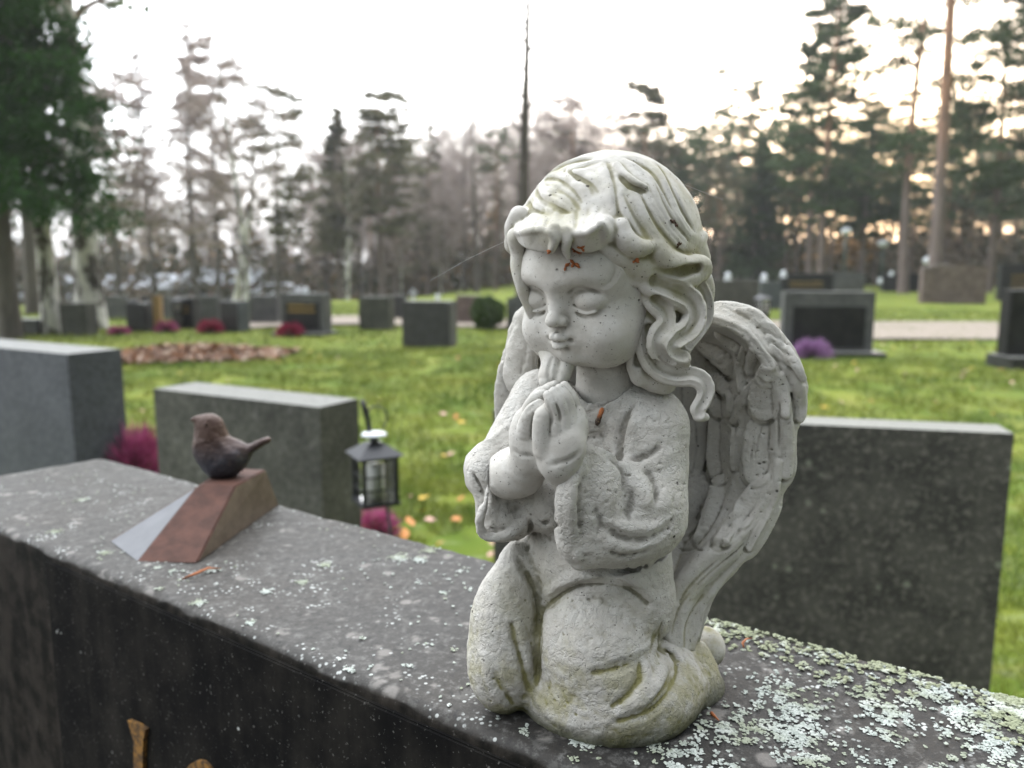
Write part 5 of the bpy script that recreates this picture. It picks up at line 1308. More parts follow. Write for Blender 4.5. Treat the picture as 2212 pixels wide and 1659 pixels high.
def build_graves():
    lamp_mats(); st = lambda *a, **k: far_stone(*a, **k)
    # the three large stones just behind
    q = at(145, 765, 2.70); 
    corner_stone('gravestone', 'smooth blue grey granite block at the left edge beside the pink heather', (q.x, q.y), 1.1, .20, q.z, -30, 'blue')
    q = at(690, 880, 2.25)
    corner_stone('gravestone', 'low olive grey granite block standing behind the bird beside the black lantern', (q.x, q.y), .72, .17, q.z, -29, 'olive')
    r_ = ray(2190, 937); tt = -.35 / r_[2]; fr = (r_[0] * tt, r_[1] * tt)
    corner_stone('gravestone', 'wide dark mottled granite slab right behind the winged statue', fr, 1.13, .10, .80, -14, 'rough')
    # right hand side
    st(1685, 1888, 632, 768, 'dark framed stone with pale top edge and purple heather in front', 'grey', -4, .18, 'black', 0, base=.06, frame=True)
    st(1988, 2130, 580, 656, 'broad brown grey stone with gently arched top beyond the gravel path', 'brown', -4, .25, arch=.10)
    st(2168, 2330, 628, 800, 'tall black stone cut by the right edge behind a lit lantern', 'black', -4, .2, 'black', base=.16)
    st(2155, 2290, 572, 650, 'dark stone with gilded lines at far right behind the tall black stone', 'dark', -4, .2, 'black', 3)
    st(1905, 1985, 592, 630, 'small low black stone at the back of the far lawn', 'dark', -4, .2, 'black')
    st(1680, 1800, 592, 650, 'black stone with gilded letters behind the framed stone', 'dark', -4, .2, 'black', 2)
    st(1795, 1866, 590, 648, 'plain grey block right of the gilded black stone', 'grey', -4, .2)
    st(1505, 1640, 606, 690, 'wide mossy grey stone just above the near wing of the statue', 'olive', -4, .25)
    st(1640, 1688, 610, 668, 'narrow blue grey stone beside the tall white lantern', 'blue', -4, .2)
    # left and middle
    st(868, 985, 652, 752, 'square dark faced stone standing alone in the middle of the lawn', 'grey', -14, .30, 'dark')
    st(775, 850, 642, 712, 'plain brownish grey block left of the lone dark stone', 'olive', -10, .25)
    st(985, 1040, 640, 700, 'reddish brown stone behind the lone dark stone', 'brown', -10, .2)
    st(1094, 1180, 636, 712, 'grey stone with pitched top close to the far wing', 'grey', -10, .25, slope=.25)
    st(606, 712, 636, 724, 'black faced stone with gilded letters and red heather at its foot', 'grey', -12, .30, 'black', 2, base=.05, frame=True)
    st(538, 606, 640, 700, 'plain grey block between the white faced stone and the gilded one', 'grey', -10, .2)
    st(478, 530, 652, 716, 'dark stone with one pale blue side', 'blue', -24, .28, 'dark')
    st(372, 428, 644, 710, 'dark stone with a white candle lantern left of the blue sided one', 'dark', -14, .2, 'black', 2)
    st(430, 478, 640, 700, 'slim grey block behind the red heather', 'grey', -10, .2)
    st(274, 326, 656, 716, 'small dark stone beside the wooden post', 'dark', -14, .25)
    st(130, 200, 656, 724, 'plain greenish grey block below the birch trunks', 'olive', -10, .25)
    st(228, 275, 640, 690, 'pale grey block in the back row at left', 'grey', -6, .2)
    st(20, 90, 690, 722, 'low dark stone at far left behind the blue grey block', 'dark', -8, .3)
    st(330, 372, 640, 690, 'pale grey block behind the wooden post', 'grey', -6, .2)
    st(850, 880, 640, 690, 'narrow dark block beyond the lone dark stone', 'dark', -6, .2)
    # wooden post
    p = on_ground(345, 716); t = thing('wooden_post', (p.x, p.y, 0), 'short bare wooden post among the left gravestones', 'post'); bm_obj('post', box_bm(.12, .12, .62, .01), plain('wood', (.30, .19, .08), .8, .2, 12), t)
    # hedge ball
    p = on_ground(1052, 712); round_bush((p.x, p.y, 0), .30, 'round clipped green bush beside the far wing')
    # heathers
    for x, yb, s_, lab, col, tall in ((258, 722, .22, 'dark pink heather in front of the small dark stone', 'magenta', .8), (360, 716, .24, 'dark pink heather at the foot of the wooden post', 'magenta', 1.0),
                               (455, 718, .27, 'red heather left of the blue sided stone', 'red', 1.0), (628, 726, .28, 'round red heather in front of the gilded black stone', 'red', .95),
                               (1752, 775, .30, 'pale purple heather in front of the framed stone', 'purple', 1.0), (85, 716, .2, 'dull red heather at far left', 'red', .7)):
        p = on_ground(x, yb); heather((p.x, p.y, 0), s_, lab, col, tall=tall, n=900)
    p = on_ground(285, 1010, .15); hq = at(288, 985, 2.9); heather((hq.x, hq.y, .34), .155, 'tall bright pink heather between the two near granite blocks', 'magenta', tall=1.75, n=1300)
    # pot under that heather
    bm = bmesh.new(); bmesh.ops.create_cone(bm, cap_ends=True, segments=24, radius1=.10, radius2=.13, depth=.34); move_bm(bm, (0, 0, .17)); pt = thing('flower_pot', (hq.x, hq.y, 0), 'dark pot under the tall pink heather', 'pot'); bm_obj('pot', bm, gmat('soil'), pt, True)
    p = on_ground(812, 1160); heather((p.x, p.y, 0), .13, 'small pink heather under the near black lantern', 'magenta', tall=1.2, n=700)
    # near lantern on its spike
    q = at(812, 1085, 2.02)
    ln = lantern((q.x, q.y, 0), .095, 'black lantern with a white candle hanging on a hook by the olive block', foot=q.z, yaw=28)
    bm = bmesh.new(); h = q.z
    tube_bm(bm, [(.045, .0, 0), (.045, .0, h * .7), (.03, 0, h + .0)], .004, 8); bm_obj('spike', bm, _lm['black'], ln, True)
    bm = bmesh.new(); bmesh.ops.create_cone(bm, cap_ends=True, segments=24, radius1=.034, radius2=.030, depth=.006); move_bm(bm, (0, 0, h + .182)); bm_obj('cap', bm, _lm['white_metal'], ln, True)
    bm = bmesh.new(); tube_bm(bm, [(0, 0, h + .155), (0, 0, h + .18)], .011, 10); bm_obj('neck', bm, _lm['black'], ln, True)
    bm = bmesh.new(); tube_bm(bm, [(-.012, 0, h + .19), (-.016, 0, h + .22), (-.022, 0, h + .25), (-.030, 0, h + .275)], [.007, .006, .008, .004], 8)
    tube_bm(bm, [(-.012 + .028 * math.sin(a) + .02, 0, h + .222 + .034 * math.cos(a)) for a in np.linspace(-2.6, 2.6, 16)], .0022, 6); bm_obj('hook', bm, _lm['black'], ln, True)
    # small lanterns on the graves
    for x, y, s_, lab in ((296, 700, .15, 'dark lantern with a white candle beside the small dark stone'), (390, 696, .15, 'dark lantern with white candle left of the blue sided stone'), (498, 700, .14, 'lantern standing on the blue sided stone foot'),
                          (1643, 692, .20, 'tall lantern with white glass by the narrow blue stone'), (2195, 760, .24, 'large lantern with glowing white glass at the right edge')):
        p = on_ground(x, y + 14); l = lantern((p.x, p.y - .05, 0), s_, lab, foot=.3 if x < 600 else .25)
        bm_obj('foot', box_bm(s_ * .9, s_ * .9, .3 if x < 600 else .25, .01), gmat('dark'), l)
    # white crosses and ornaments on top of stones
    def ornament(x, y, h_, Yd, lab, kind):
        q = at(x, y, Yd); t = thing('grave_ornament', q, lab, 'ornament'); h_ = h_ * (.62 if kind != 'cross' else 1)
        bm = bmesh.new()
        if kind == 'cross':
            for v, l in (((.05, .04, h_), (0, 0, h_ / 2)), ((h_ * .6, .04, .05), (0, 0, h_ * .68)), ((h_ * .4, .06, .03), (0, 0, .015))):
                q_ = bmesh.ops.create_cube(bm, size=1)['verts']; bmesh.ops.scale(bm, vec=v, verts=q_); bmesh.ops.translate(bm, vec=l, verts=q_)
            bm_obj('cross', bm, _lm['white_metal'], t)
        else:
            bmesh.ops.create_cone(bm, cap_ends=True, segments=18, radius1=h_ * .6, radius2=h_ * .45, depth=h_ * .25); move_bm(bm, (0, 0, h_ * .15)); bm_obj('dish', bm, _lm['white_metal'], t, True)
            bm = bmesh.new(); bmesh.ops.create_uvsphere(bm, u_segments=14, v_segments=10, radius=h_ * .45); bmesh.ops.scale(bm, vec=(1, 1, 1.2), verts=bm.verts); move_bm(bm, (0, 0, h_ * .68)); bm_obj('globe', bm, _lm['white_metal'], t, True)
    p = on_ground(660, 724); ornament(661, 637, .17, p.y + .15, 'white lamp globe standing on the gilded stone', 'g')
    p = on_ground(940, 752); ornament(893, 652, .28, p.y + 6, 'white cross seen over the lone dark stone', 'cross')
    ornament(946, 648, .16, p.y + 5.0, 'small white lamp globe right of the white cross', 'g')
    for x, y, d, s_, lab in ((1572, 606, 15, .2, 'round white lantern top left of the narrow blue stone'), (1650, 608, 15.5, .2, 'white lantern top on the narrow blue stone'), (1692, 600, 17, .2, 'white lantern top on the gilded black stone'), (1900, 612, 20, .17, 'white lantern by the small low black stone'), (1925, 596, 22, .17, 'white lamp behind the small low black stone')):
        ornament(x, y, s_, d, lab, 'g')
    # park lamps: white globe on a thin green pole
    pole = plain('lamp_pole', (.05, .075, .06), .5, .1, 20)
    for x, y, d, lab in ((1828, 500, 34, 'park lamp with white globe, tallest on the right'), (1907, 527, 38, 'park lamp with white globe between the pine trunks'), (2142, 540, 44, 'small park lamp at far right'), (2007, 563, 30, 'low park lamp at the foot of the large pine')):
        q = at(x, y, d); t = thing('park_lamp', (q.x, q.y, 0), lab, 'lamp', 'park lamps in the wood')
        bm = bmesh.new(); tube_bm(bm, [(0, 0, 0), (0, 0, q.z - .1)], .05, 8); bm_obj('pole', bm, pole, t, True)
        bm = bmesh.new(); bmesh.ops.create_uvsphere(bm, u_segments=16, v_segments=10, radius=.19); bmesh.ops.scale(bm, vec=(1.15, 1.15, .8), verts=bm.verts); move_bm(bm, (0, 0, q.z)); bm_obj('globe', bm, _lm['white_metal'], t, True)
def round_bush(loc, r, label):
    t = thing('clipped_bush', loc, label, 'bush'); rng = np.random.default_rng(3); n = 5000
    d = rng.normal(0, 1, (n, 3)); d /= np.linalg.norm(d, axis=1)[:, None]; c = d * r * rng.uniform(.82, 1.04, n)[:, None] * (1 + .08 * np.sin(d[:, :1] * 9)); c[:, 2] = c[:, 2] * .95 + r * 1.02
    V, T = tri_cloud(c, rng.uniform(.02, .04, n), rng); mesh_np('foliage', V, T, plain('bush_green', (.05, .085, .018), .7, .5, 20), t, False)
    bm = bmesh.new(); tube_bm(bm, [(0, 0, 0), (0, 0, r)], .04, 8); bm_obj('stem', bm, gmat('soil'), t)
# ------------------------------------------------------------------ trees
def tri_cloud(c, s_, rng, stretch=1.0):
    n = len(c); a = rng.normal(0, 1, (n, 3)); a /= np.linalg.norm(a, axis=1)[:, None]; b = rng.normal(0, 1, (n, 3)); b -= a * (a * b).sum(1)[:, None]; b /= np.linalg.norm(b, axis=1)[:, None] + 1e-9
    s_ = np.asarray(s_)[:, None] if np.ndim(s_) else s_
    V = np.stack([c + a * s_ * stretch, c - a * s_ * .6 * stretch + b * s_ * .8, c - a * s_ * .5 * stretch - b * s_ * .8], 1).reshape(-1, 3)
    return V, np.arange(n * 3).reshape(-1, 3)
def tubes_np(paths, n=6):
    """paths: list of (k,4) arrays xyz r -> verts, quads"""
    VV = []; FF = []; off = 0; ang = np.linspace(0, 2 * np.pi, n, endpoint=False)
    for p in paths:
        d = np.gradient(p[:, :3], axis=0); d /= np.linalg.norm(d, axis=1)[:, None] + 1e-9
        ref = np.array([0, 0, 1.]) if abs(d[0, 2]) < .8 else np.array([1., 0, 0])
        u_ = np.cross(d, ref); u_ /= np.linalg.norm(u_, axis=1)[:, None] + 1e-9; v_ = np.cross(d, u_)
        V = p[:, None, :3] + (u_[:, None] * np.cos(ang)[None, :, None] + v_[:, None] * np.sin(ang)[None, :, None]) * p[:, 3][:, None, None]
        k = len(p); i = np.arange(k - 1)[:, None] * n; j = np.arange(n)[None, :]
        F = np.stack([i + j, i + (j + 1) % n, i + n + (j + 1) % n, i + n + j], -1).reshape(-1, 4)
        VV.append(V.reshape(-1, 3)); FF.append(F + off); off += len(V) * n
    return np.vstack(VV), np.vstack(FF)
def bark(name, lo, hi, white=False):
    t = NT(name); x = t.sep(); n1 = t.noise(6, 5, .7, vec=t.mapv((1, 1, .25))); n2 = t.noise(2.2, 4, .65)
    if white:
        c = t.mix(t.ramp(n1, .42, .52), (.04, .035, .03), (.58, .56, .53)); c = t.mix(t.ramp(n2, .50, .60), c, (.09, .08, .07))
    else:
        f = t.ramp(x[2], 3.5, 7.5); c = t.mix(f, lo, hi); c = t.mix(t.ramp(n1, .4, .65, 0, .6), c, tuple(v * .5 for v in lo))
    return t.done(c, .9, .1)
TM = {}
def leafy(name, c, var, scale, tr=.35):
    t = NT(name); f = t.noise(scale, 4); col = t.mix(t.ramp(f, .3, .7), tuple(x * (1 - var) for x in c), tuple(x * (1 + var) for x in c))
    t.done(col, .8, .1); tb = t.n('ShaderNodeBsdfTranslucent'); t.put(tb.inputs[0], t.mix(.5, col, tuple(x * 1.5 for x in c))); mx = t.n('ShaderNodeMixShader'); mx.inputs[0].default_value = tr
    t.t.links.new(t.b.outputs[0], mx.inputs[1]); t.t.links.new(tb.outputs[0], mx.inputs[2]); t.t.links.new(mx.outputs[0], t.out.inputs[0]); return t.m
def tree_mats():
    TM['pine_bark'] = bark('pine_bark', (.19, .15, .138), (.33, .18, .115)); TM['grey_bark'] = bark('grey_bark', (.12, .105, .095), (.15, .13, .12)); TM['birch_bark'] = bark('birch_bark', 0, 0, True)
    TM['pine'] = leafy('pine_needles', (.070, .098, .048), .5, 1.5); TM['spruce'] = leafy('spruce_needles', (.028, .072, .017), .5, 2, .3)
    TM['olive_spruce'] = leafy('olive_needles', (.135, .130, .085), .35, 1.5); TM['twig'] = leafy('twigs', (.32, .27, .25), .25, 1, .45); TM['rust_leaf'] = plain('rust_leaves', (.30, .15, .05), .8, .3, 1)
def tree_mesh(kind, H, seed, cr0=.35, rad=2.2, trunk_r=.18, dens=1.0, curve=.25, leaf=.13, bias=0.0):
    rng = np.random.default_rng(seed)
    zz = np.linspace(0, 1, 15); ph = rng.random(2) * 6
    tr = np.stack([curve * np.sin(zz * 2.2 + ph[0]) * zz, curve * np.sin(zz * 1.8 + ph[1]) * zz, zz * H, trunk_r * (1.0 - .88 * zz ** (1.2 if kind != 'snag' else .7)) * (1 + .25 * np.exp(-zz * 25))], 1)
    paths = [tr]; pts = []; sizes = []; twp = []
    def tp(f): return np.array([np.interp(f, zz, tr[:, k]) for k in range(3)])
    fm = 1.0 if leaf < .06 else (.13 / leaf) ** 1.6
    nl = int({'pine': 40, 'spruce': 95, 'bare': 46, 'snag': 26}[kind] * dens)
    for i in range(nl):
        f = cr0 + (1 - cr0) * (i + rng.random()) / nl; g = (f - cr0) / (1 - cr0); az = rng.random() * 6.28
        if kind == 'pine': L_ = rad * (.35 + .9 * math.sin(min(1, g * 1.15 + .12) * 2.6)) * rng.uniform(.55, 1.1); up = rng.uniform(-.05, .45)
        elif kind == 'spruce': L_ = rad * (1 - g) ** .8 * rng.uniform(.75, 1.1) + .15; up = -.25 + .5 * g
        elif kind == 'bare': L_ = rad * (.4 + .8 * math.sin(min(1, g + .15) * 2.6)) * rng.uniform(.5, 1.1); up = rng.uniform(.5, 1.3)
        else: L_ = rad * rng.uniform(.3, 1); up = rng.uniform(.2, .9)
        dirv = np.array([math.cos(az), math.sin(az), up]); dirv /= np.linalg.norm(dirv)
        s_ = np.linspace(0, 1, 6)[:, None]; droop = {'spruce': -.32, 'pine': -.05, 'bare': .12, 'snag': .05}[kind]
        if kind == 'spruce': curve_z = droop * np.sin(s_ * 2.2) * L_ * .8
        else: curve_z = droop * s_ ** 2 * L_
        q = tp(f) + dirv * s_ * L_ + np.array([0, 0, 1]) * curve_z + rng.normal(0, .04 * L_, (6, 3)) * s_
        r0 = max(.012, trunk_r * .28 * (1 - g * .7)) * (1.6 if kind == 'snag' else 1); paths.append(np.hstack([q, (r0 * (1 - .8 * s_))]))
        if kind == 'pine':
            for k in range(int(rng.integers(4, 9))):
                tt = rng.uniform(.4, 1.05); c = tp(f) + dirv * tt * L_ + rng.normal(0, .20 * L_, 3) * np.array([1, 1, .5]); n_ = int(36 * dens * (.12 / leaf) ** 1.5)
                rr = rng.uniform(.16, .40) * min(1.2, .5 + L_ * .3)
                pts.append(c + rng.normal(0, 1, (n_, 3)) * np.array([rr * 1.35, rr * 1.35, rr * .34]) * .62); sizes.append(rng.uniform(.7, 1.3, n_) * leaf)
        elif kind == 'spruce':
            n_ = int(150 * dens * (L_ / rad + .15) * fm); tt = rng.random(n_) ** .75
            c = np.stack([np.interp(tt, s_[:, 0], q[:, k]) for k in range(3)], 1); spread = (.16 * L_ + .07) * (1.1 - tt * .6)
            c += rng.normal(0, 1, (n_, 3)) * spread[:, None] * np.array([1, 1, .25]); c[:, 2] -= rng.random(n_) ** 1.5 * .32 * (L_ / rad + .2); pts.append(c); sizes.append(rng.uniform(.6, 1.3, n_) * leaf)
        elif kind == 'bare':
            for k in range(6):
                tt = rng.uniform(.25, .95); b0 = np.array([np.interp(tt, s_[:, 0], q[:, m]) for m in range(3)]); dv = dirv + rng.normal(0, .55, 3); dv /= np.linalg.norm(dv); L2 = L_ * rng.uniform(.25, .55)
                ss = np.linspace(0, 1, 4)[:, None]; q2 = b0 + dv * ss * L2; paths.append(np.hstack([q2, .012 * (1 - .7 * ss)]))
                for m in range(int(16 * dens)):
                    b1 = b0 + dv * rng.random() * L2; d2 = dv + rng.normal(0, .6, 3); d2 /= np.linalg.norm(d2); twp.append((b1, b1 + d2 * L_ * rng.uniform(.12, .35)))
    V1, F1 = tubes_np(paths[:1], 9); V2, F2 = (tubes_np(paths[1:], 4) if len(paths) > 1 else (None, None))
    fol = None
    if pts: fol = tri_cloud(np.vstack(pts), np.concatenate(sizes), rng)
    if twp:
        A_ = np.array([t_[0] for t_ in twp]); B_ = np.array([t_[1] for t_ in twp]); sd_ = rng.normal(0, 1, A_.shape); sd_ /= np.linalg.norm(sd_, axis=1)[:, None]; w_ = .0065
        V = np.stack([A_ + sd_ * w_, A_ - sd_ * w_, B_], 1).reshape(-1, 3); fol = (V, np.arange(len(V)).reshape(-1, 3))
    return (V1, F1), (V2, F2), fol
def make_tree(name, kind, loc, label, group=None, barkm='pine_bark', leafm='pine', cat='tree', rz=0, scale=1.0, **kw):
    (V1, F1), (V2, F2), fol = tree_mesh(kind, **kw)
    t = thing(name, loc, label, cat, group, rz); t.scale = (scale,) * 3
    tr = mesh_np('trunk', V1, F1, TM[barkm], t)
    cr = None
    if fol is not None:
        cr = mesh_np('crown', fol[0], fol[1], TM[leafm], t, False)
        if V2 is not None: mesh_np('limbs', V2, F2, TM[barkm if kind != 'bare' else 'twig'], cr)
    elif V2 is not None: mesh_np('limbs', V2, F2, TM[barkm], t)
    return t
def tree_at(x, d, name, kind, label, ytop=None, H=None, **kw):
    q = at(x, 560, d)
    if H is None: H = at(x, ytop, d).z
    g0 = float(gz(q.x, q.y)); return make_tree(name, kind, (q.x, q.y, g0 - .05), label, H=H - g0, **kw)
REG = ((60, 'at the left edge'), (200, 'behind the patchy birches'), (340, 'right of the patchy birches'), (480, 'left of the leaning birch'), (600, 'behind the close birch pair'),
       (700, 'above the gilded stone'), (790, 'behind the narrow spruce'), (880, 'left of the lone dark stone'), (960, 'above the lone dark stone'), (1040, 'left of the round bush'),
       (1130, 'left of the dead trunk'), (1300, 'behind the head'), (1430, 'behind the crown of hair'), (1540, 'just right of the head'), (1660, 'above the near wing'),
       (1760, 'left of the full green pine'), (1870, 'right of the full green pine'), (1960, 'above the gravel path'), (2060, 'behind the orange trunk'), (2150, 'above the arched stone'), (9999, 'at the right edge'))
def build_trees():
    tree_mats(); rr = random.Random(12)
    # large pines on the right
    tree_at(1775, 36, 'pine_tree', 'pine', 'full green pine with pale slim trunk, first tall pine right of the statue', ytop=-60, seed=5, cr0=.22, rad=1.75, trunk_r=.17, dens=1.05, curve=.35, leaf=.08)
    tree_at(1748, 40, 'pine_tree', 'pine', 'reddish pine trunk just left of the full green pine', ytop=40, seed=6, cr0=.45, rad=1.3, trunk_r=.16, dens=.8, leaf=.11)
    tree_at(1955, 33, 'pine_tree', 'pine', 'sparse pine with thin curving dark trunk', ytop=-260, seed=31, cr0=.30, rad=2.2, trunk_r=.19, dens=.75, curve=.8, leaf=.10)
    tree_at(2020, 29, 'pine_tree', 'pine', 'thick bare orange barked pine trunk running out of the top', ytop=-900, seed=7, cr0=.62, rad=2.6, trunk_r=.225, dens=.8, curve=.35, leaf=.12)
    tree_at(2140, 34, 'pine_tree', 'pine', 'dark dense pine against the right edge', ytop=-80, seed=8, cr0=.26, rad=2.4, trunk_r=.16, dens=.95, curve=.2, leaf=.08)
    tree_at(2250, 31, 'pine_tree', 'pine', 'dark pine half cut by the right edge', ytop=-150, seed=9, cr0=.25, rad=2.6, trunk_r=.17, dens=.9, curve=.2, leaf=.08)
    tree_at(1862, 42, 'pine_tree', 'pine', 'low bushy pine between the two tall slim pines', ytop=250, seed=10, cr0=.3, rad=2.2, trunk_r=.16, dens=1.0, leaf=.08)
    tree_at(1590, 48, 'pine_tree', 'pine', 'thin topped pine standing free right of the head', ytop=160, seed=14, cr0=.45, rad=1.6, trunk_r=.13, dens=.6, leaf=.12)
    tree_at(1640, 44, 'spruce_tree', 'spruce', 'slender dark spruce left of the full green pine', ytop=300, seed=15, cr0=.15, rad=1.7, trunk_r=.13, dens=.8, leaf=.13, leafm='pine')
    # snag behind the head
    tree_at(1130, 15, 'dead_trunk', 'snag', 'bare knobbly dead trunk rising straight above the head of the statue', ytop=-220, seed=4, cr0=.10, rad=.30, trunk_r=.165, dens=3.0, curve=.12, barkm='grey_bark')
    # large spruce, left
    tree_at(10, 12.5, 'spruce_tree', 'spruce', 'huge dark green spruce filling the upper left corner', ytop=-900, seed=2, cr0=.27, rad=1.7, trunk_r=.15, dens=2.6, curve=.05, leaf=.045, leafm='spruce', barkm='grey_bark')
    # birches, left
    tree_at(102, 13.5, 'birch_tree', 'bare', 'white and black birch trunk under the dark spruce', ytop=-500, seed=21, cr0=.55, rad=1.4, trunk_r=.15, dens=.5, curve=.1, barkm='birch_bark', leafm='twig')
    tree_at(186, 14.5, 'birch_tree', 'bare', 'thicker patchy birch trunk at the right edge of the dark spruce', ytop=-500, seed=22, cr0=.45, rad=1.8, trunk_r=.25, dens=.6, curve=.15, barkm='birch_bark', leafm='twig')
    tree_at(18, 20, 'pine_tree', 'pine', 'dark slim trunk at the far left edge', ytop=-400, seed=23, cr0=.6, rad=1.5, trunk_r=.13, dens=.6, barkm='grey_bark')
    tree_at(62, 19, 'pine_tree', 'pine', 'dark mossy trunk left of the birch', ytop=-300, seed=24, cr0=.5, rad=1.5, trunk_r=.15, dens=.6, barkm='grey_bark')
    # leaning birch pair and tall bare crowns
    tree_at(505, 26, 'birch_tree', 'bare', 'slim leaning birch, left of a close pair', ytop=130, seed=25, cr0=.3, rad=1.6, trunk_r=.10, dens=.9, curve=1.3, barkm='birch_bark', leafm='twig')
    tree_at(528, 25, 'birch_tree', 'bare', 'slim birch, right of a close pair', ytop=90, seed=26, cr0=.3, rad=1.5, trunk_r=.11, dens=.9, curve=.6, barkm='birch_bark', leafm='twig')
    tree_at(330, 38, 'larch_tree', 'spruce', 'pointed thin brownish conifer right of the spruce', ytop=95, seed=27, cr0=.3, rad=1.5, trunk_r=.12, dens=.42, leaf=.07, leafm='twig', barkm='grey_bark')
    tree_at(420, 36, 'larch_tree', 'spruce', 'tallest thin brownish conifer on the left', ytop=40, seed=28, cr0=.28, rad=1.8, trunk_r=.13, dens=.5, leaf=.07, leafm='twig', barkm='grey_bark')
    tree_at(470, 40, 'pine_tree', 'pine', 'greyish pine behind the tallest brownish conifer', ytop=110, seed=29, cr0=.35, rad=1.7, trunk_r=.13, dens=.8, leaf=.11, leafm='twig', barkm='grey_bark')
    tree_at(250, 36, 'pine_tree', 'pine', 'brownish pine close to the edge of the dark spruce', ytop=190, seed=30, cr0=.35, rad=2.0, trunk_r=.13, dens=.9, leaf=.12, leafm='twig', barkm='grey_bark')
    tree_at(600, 36, 'pine_tree', 'pine', 'sparse ragged pine left of the narrow spruce', ytop=190, seed=41, cr0=.3, rad=1.6, trunk_r=.10, dens=.6, leaf=.10, leafm='olive_spruce', barkm='grey_bark')
    tree_at(735, 42, 'spruce_tree', 'spruce', 'narrow pointed spruce with a rounded tip', ytop=232, seed=42, cr0=.35, rad=1.3, trunk_r=.13, dens=.7, leaf=.13, leafm='olive_spruce', barkm='pine_bark')
    tree_at(825, 38, 'pine_tree', 'pine', 'slim pine with bright white lower trunk', ytop=205, seed=43, cr0=.35, rad=1.6, trunk_r=.13, dens=.8, leaf=.11, leafm='olive_spruce', barkm='pine_bark')
    tree_at(748, 36, 'birch_tree', 'bare', 'white birch trunk beside the narrow spruce', ytop=330, seed=44, cr0=.5, rad=1.2, trunk_r=.12, dens=.5, barkm='birch_bark', leafm='twig')
    tree_at(1030, 40, 'birch_tree', 'bare', 'fine twigged bare birch left of the dead trunk', ytop=120, seed=45, cr0=.3, rad=2.2, trunk_r=.12, dens=.55, barkm='grey_bark', leafm='twig')
    tree_at(925, 46, 'spruce_tree', 'spruce', 'grey green pointed spruce in the middle of the wood', ytop=262, seed=46, cr0=.25, rad=1.5, trunk_r=.13, dens=.45, leaf=.09, leafm='olive_spruce')
    tree_at(1005, 47, 'bare_tree', 'bare', 'brownish twiggy tree left of the dead trunk', ytop=290, seed=47, cr0=.15, rad=2.4, trunk_r=.12, dens=1.1, leafm='twig', barkm='grey_bark')
    tree_at(1240, 46, 'pine_tree', 'pine', 'brownish pine over the crown of the head, left of two', ytop=225, seed=48, cr0=.25, rad=2.4, trunk_r=.15, dens=.7, leaf=.08, leafm='twig')
    tree_at(1390, 46, 'pine_tree', 'pine', 'brownish pine over the crown of the head, right of two', ytop=180, seed=49, cr0=.3, rad=1.6, trunk_r=.14, dens=.8, leaf=.13, leafm='olive_spruce')
    tree_at(1320, 52, 'pine_tree', 'pine', 'dull pine between the two over the head', ytop=255, seed=50, cr0=.25, rad=2.2, trunk_r=.14, dens=.6, leaf=.08, leafm='twig')
    # the wood behind: a few kinds copied
    protos = {'pine': make_tree('pine_tree', 'pine', (0, 0, 0), '', H=13, seed=60, cr0=.52, rad=2.2, trunk_r=.15, dens=.7, leaf=.13),
              'pine_b': make_tree('pine_tree', 'pine', (0, 0, 0), '', H=12, seed=61, cr0=.42, rad=2.0, trunk_r=.14, dens=.6, leaf=.12, leafm='olive_spruce'),
              'spruce': make_tree('spruce_tree', 'spruce', (0, 0, 0), '', H=11, seed=62, cr0=.15, rad=1.6, trunk_r=.13, dens=.4, leaf=.12, leafm='olive_spruce'),
              'bare': make_tree('birch_tree', 'bare', (0, 0, 0), '', H=11, seed=63, cr0=.25, rad=2.2, trunk_r=.11, dens=1.35, barkm='birch_bark', leafm='twig'),
              'bare_b': make_tree('bare_tree', 'bare', (0, 0, 0), '', H=10, seed=64, cr0=.15, rad=2.4, trunk_r=.10, dens=1.6, barkm='grey_bark', leafm='twig')}
    protos['pole'] = make_tree('pine_tree', 'pine', (0, 0, 0), '', H=14, seed=65, cr0=.74, rad=1.8, trunk_r=.13, dens=.35, leaf=.15)
    labs = {'pole': ('slim pine', 'slim pines of the far wood'), 'pine': ('green pine', 'green pines of the far wood'), 'pine_b': ('olive pine', 'olive pines of the far wood'), 'spruce': ('olive spruce', 'spruces of the far wood'),
            'bare': ('bare birch', 'birches of the far wood'), 'bare_b': ('bare grey tree', 'leafless trees of the far wood')}
    used = set()
    def put(k, x, d, s_):
        o = protos[k] if k not in used else copy_tree(protos[k]); used.add(k)
        q = at(x, 560, d); o.location = (q.x, q.y, float(gz(q.x, q.y)) - .05); o.rotation_euler = (0, 0, rr.uniform(0, 6.28)); o.scale = (s_ * rr.uniform(.9, 1.1), s_ * rr.uniform(.9, 1.1), s_)
        reg = next(t_ for lim, t_ in REG if x < lim); dist = 'near edge' if d < 50 else ('middle' if d < 72 else 'back')
        tag(o, '%s at the %s of the wood %s' % (labs[k][0], dist, reg), 'tree', labs[k][1])
    for k in range(34):
        xx = rr.uniform(1430, 2300) if k < 26 else rr.uniform(560, 1100); dd = rr.uniform(40, 75); put('pole', xx, dd, at(xx, rr.uniform(220, 380), dd).z / 14)
    x = -60
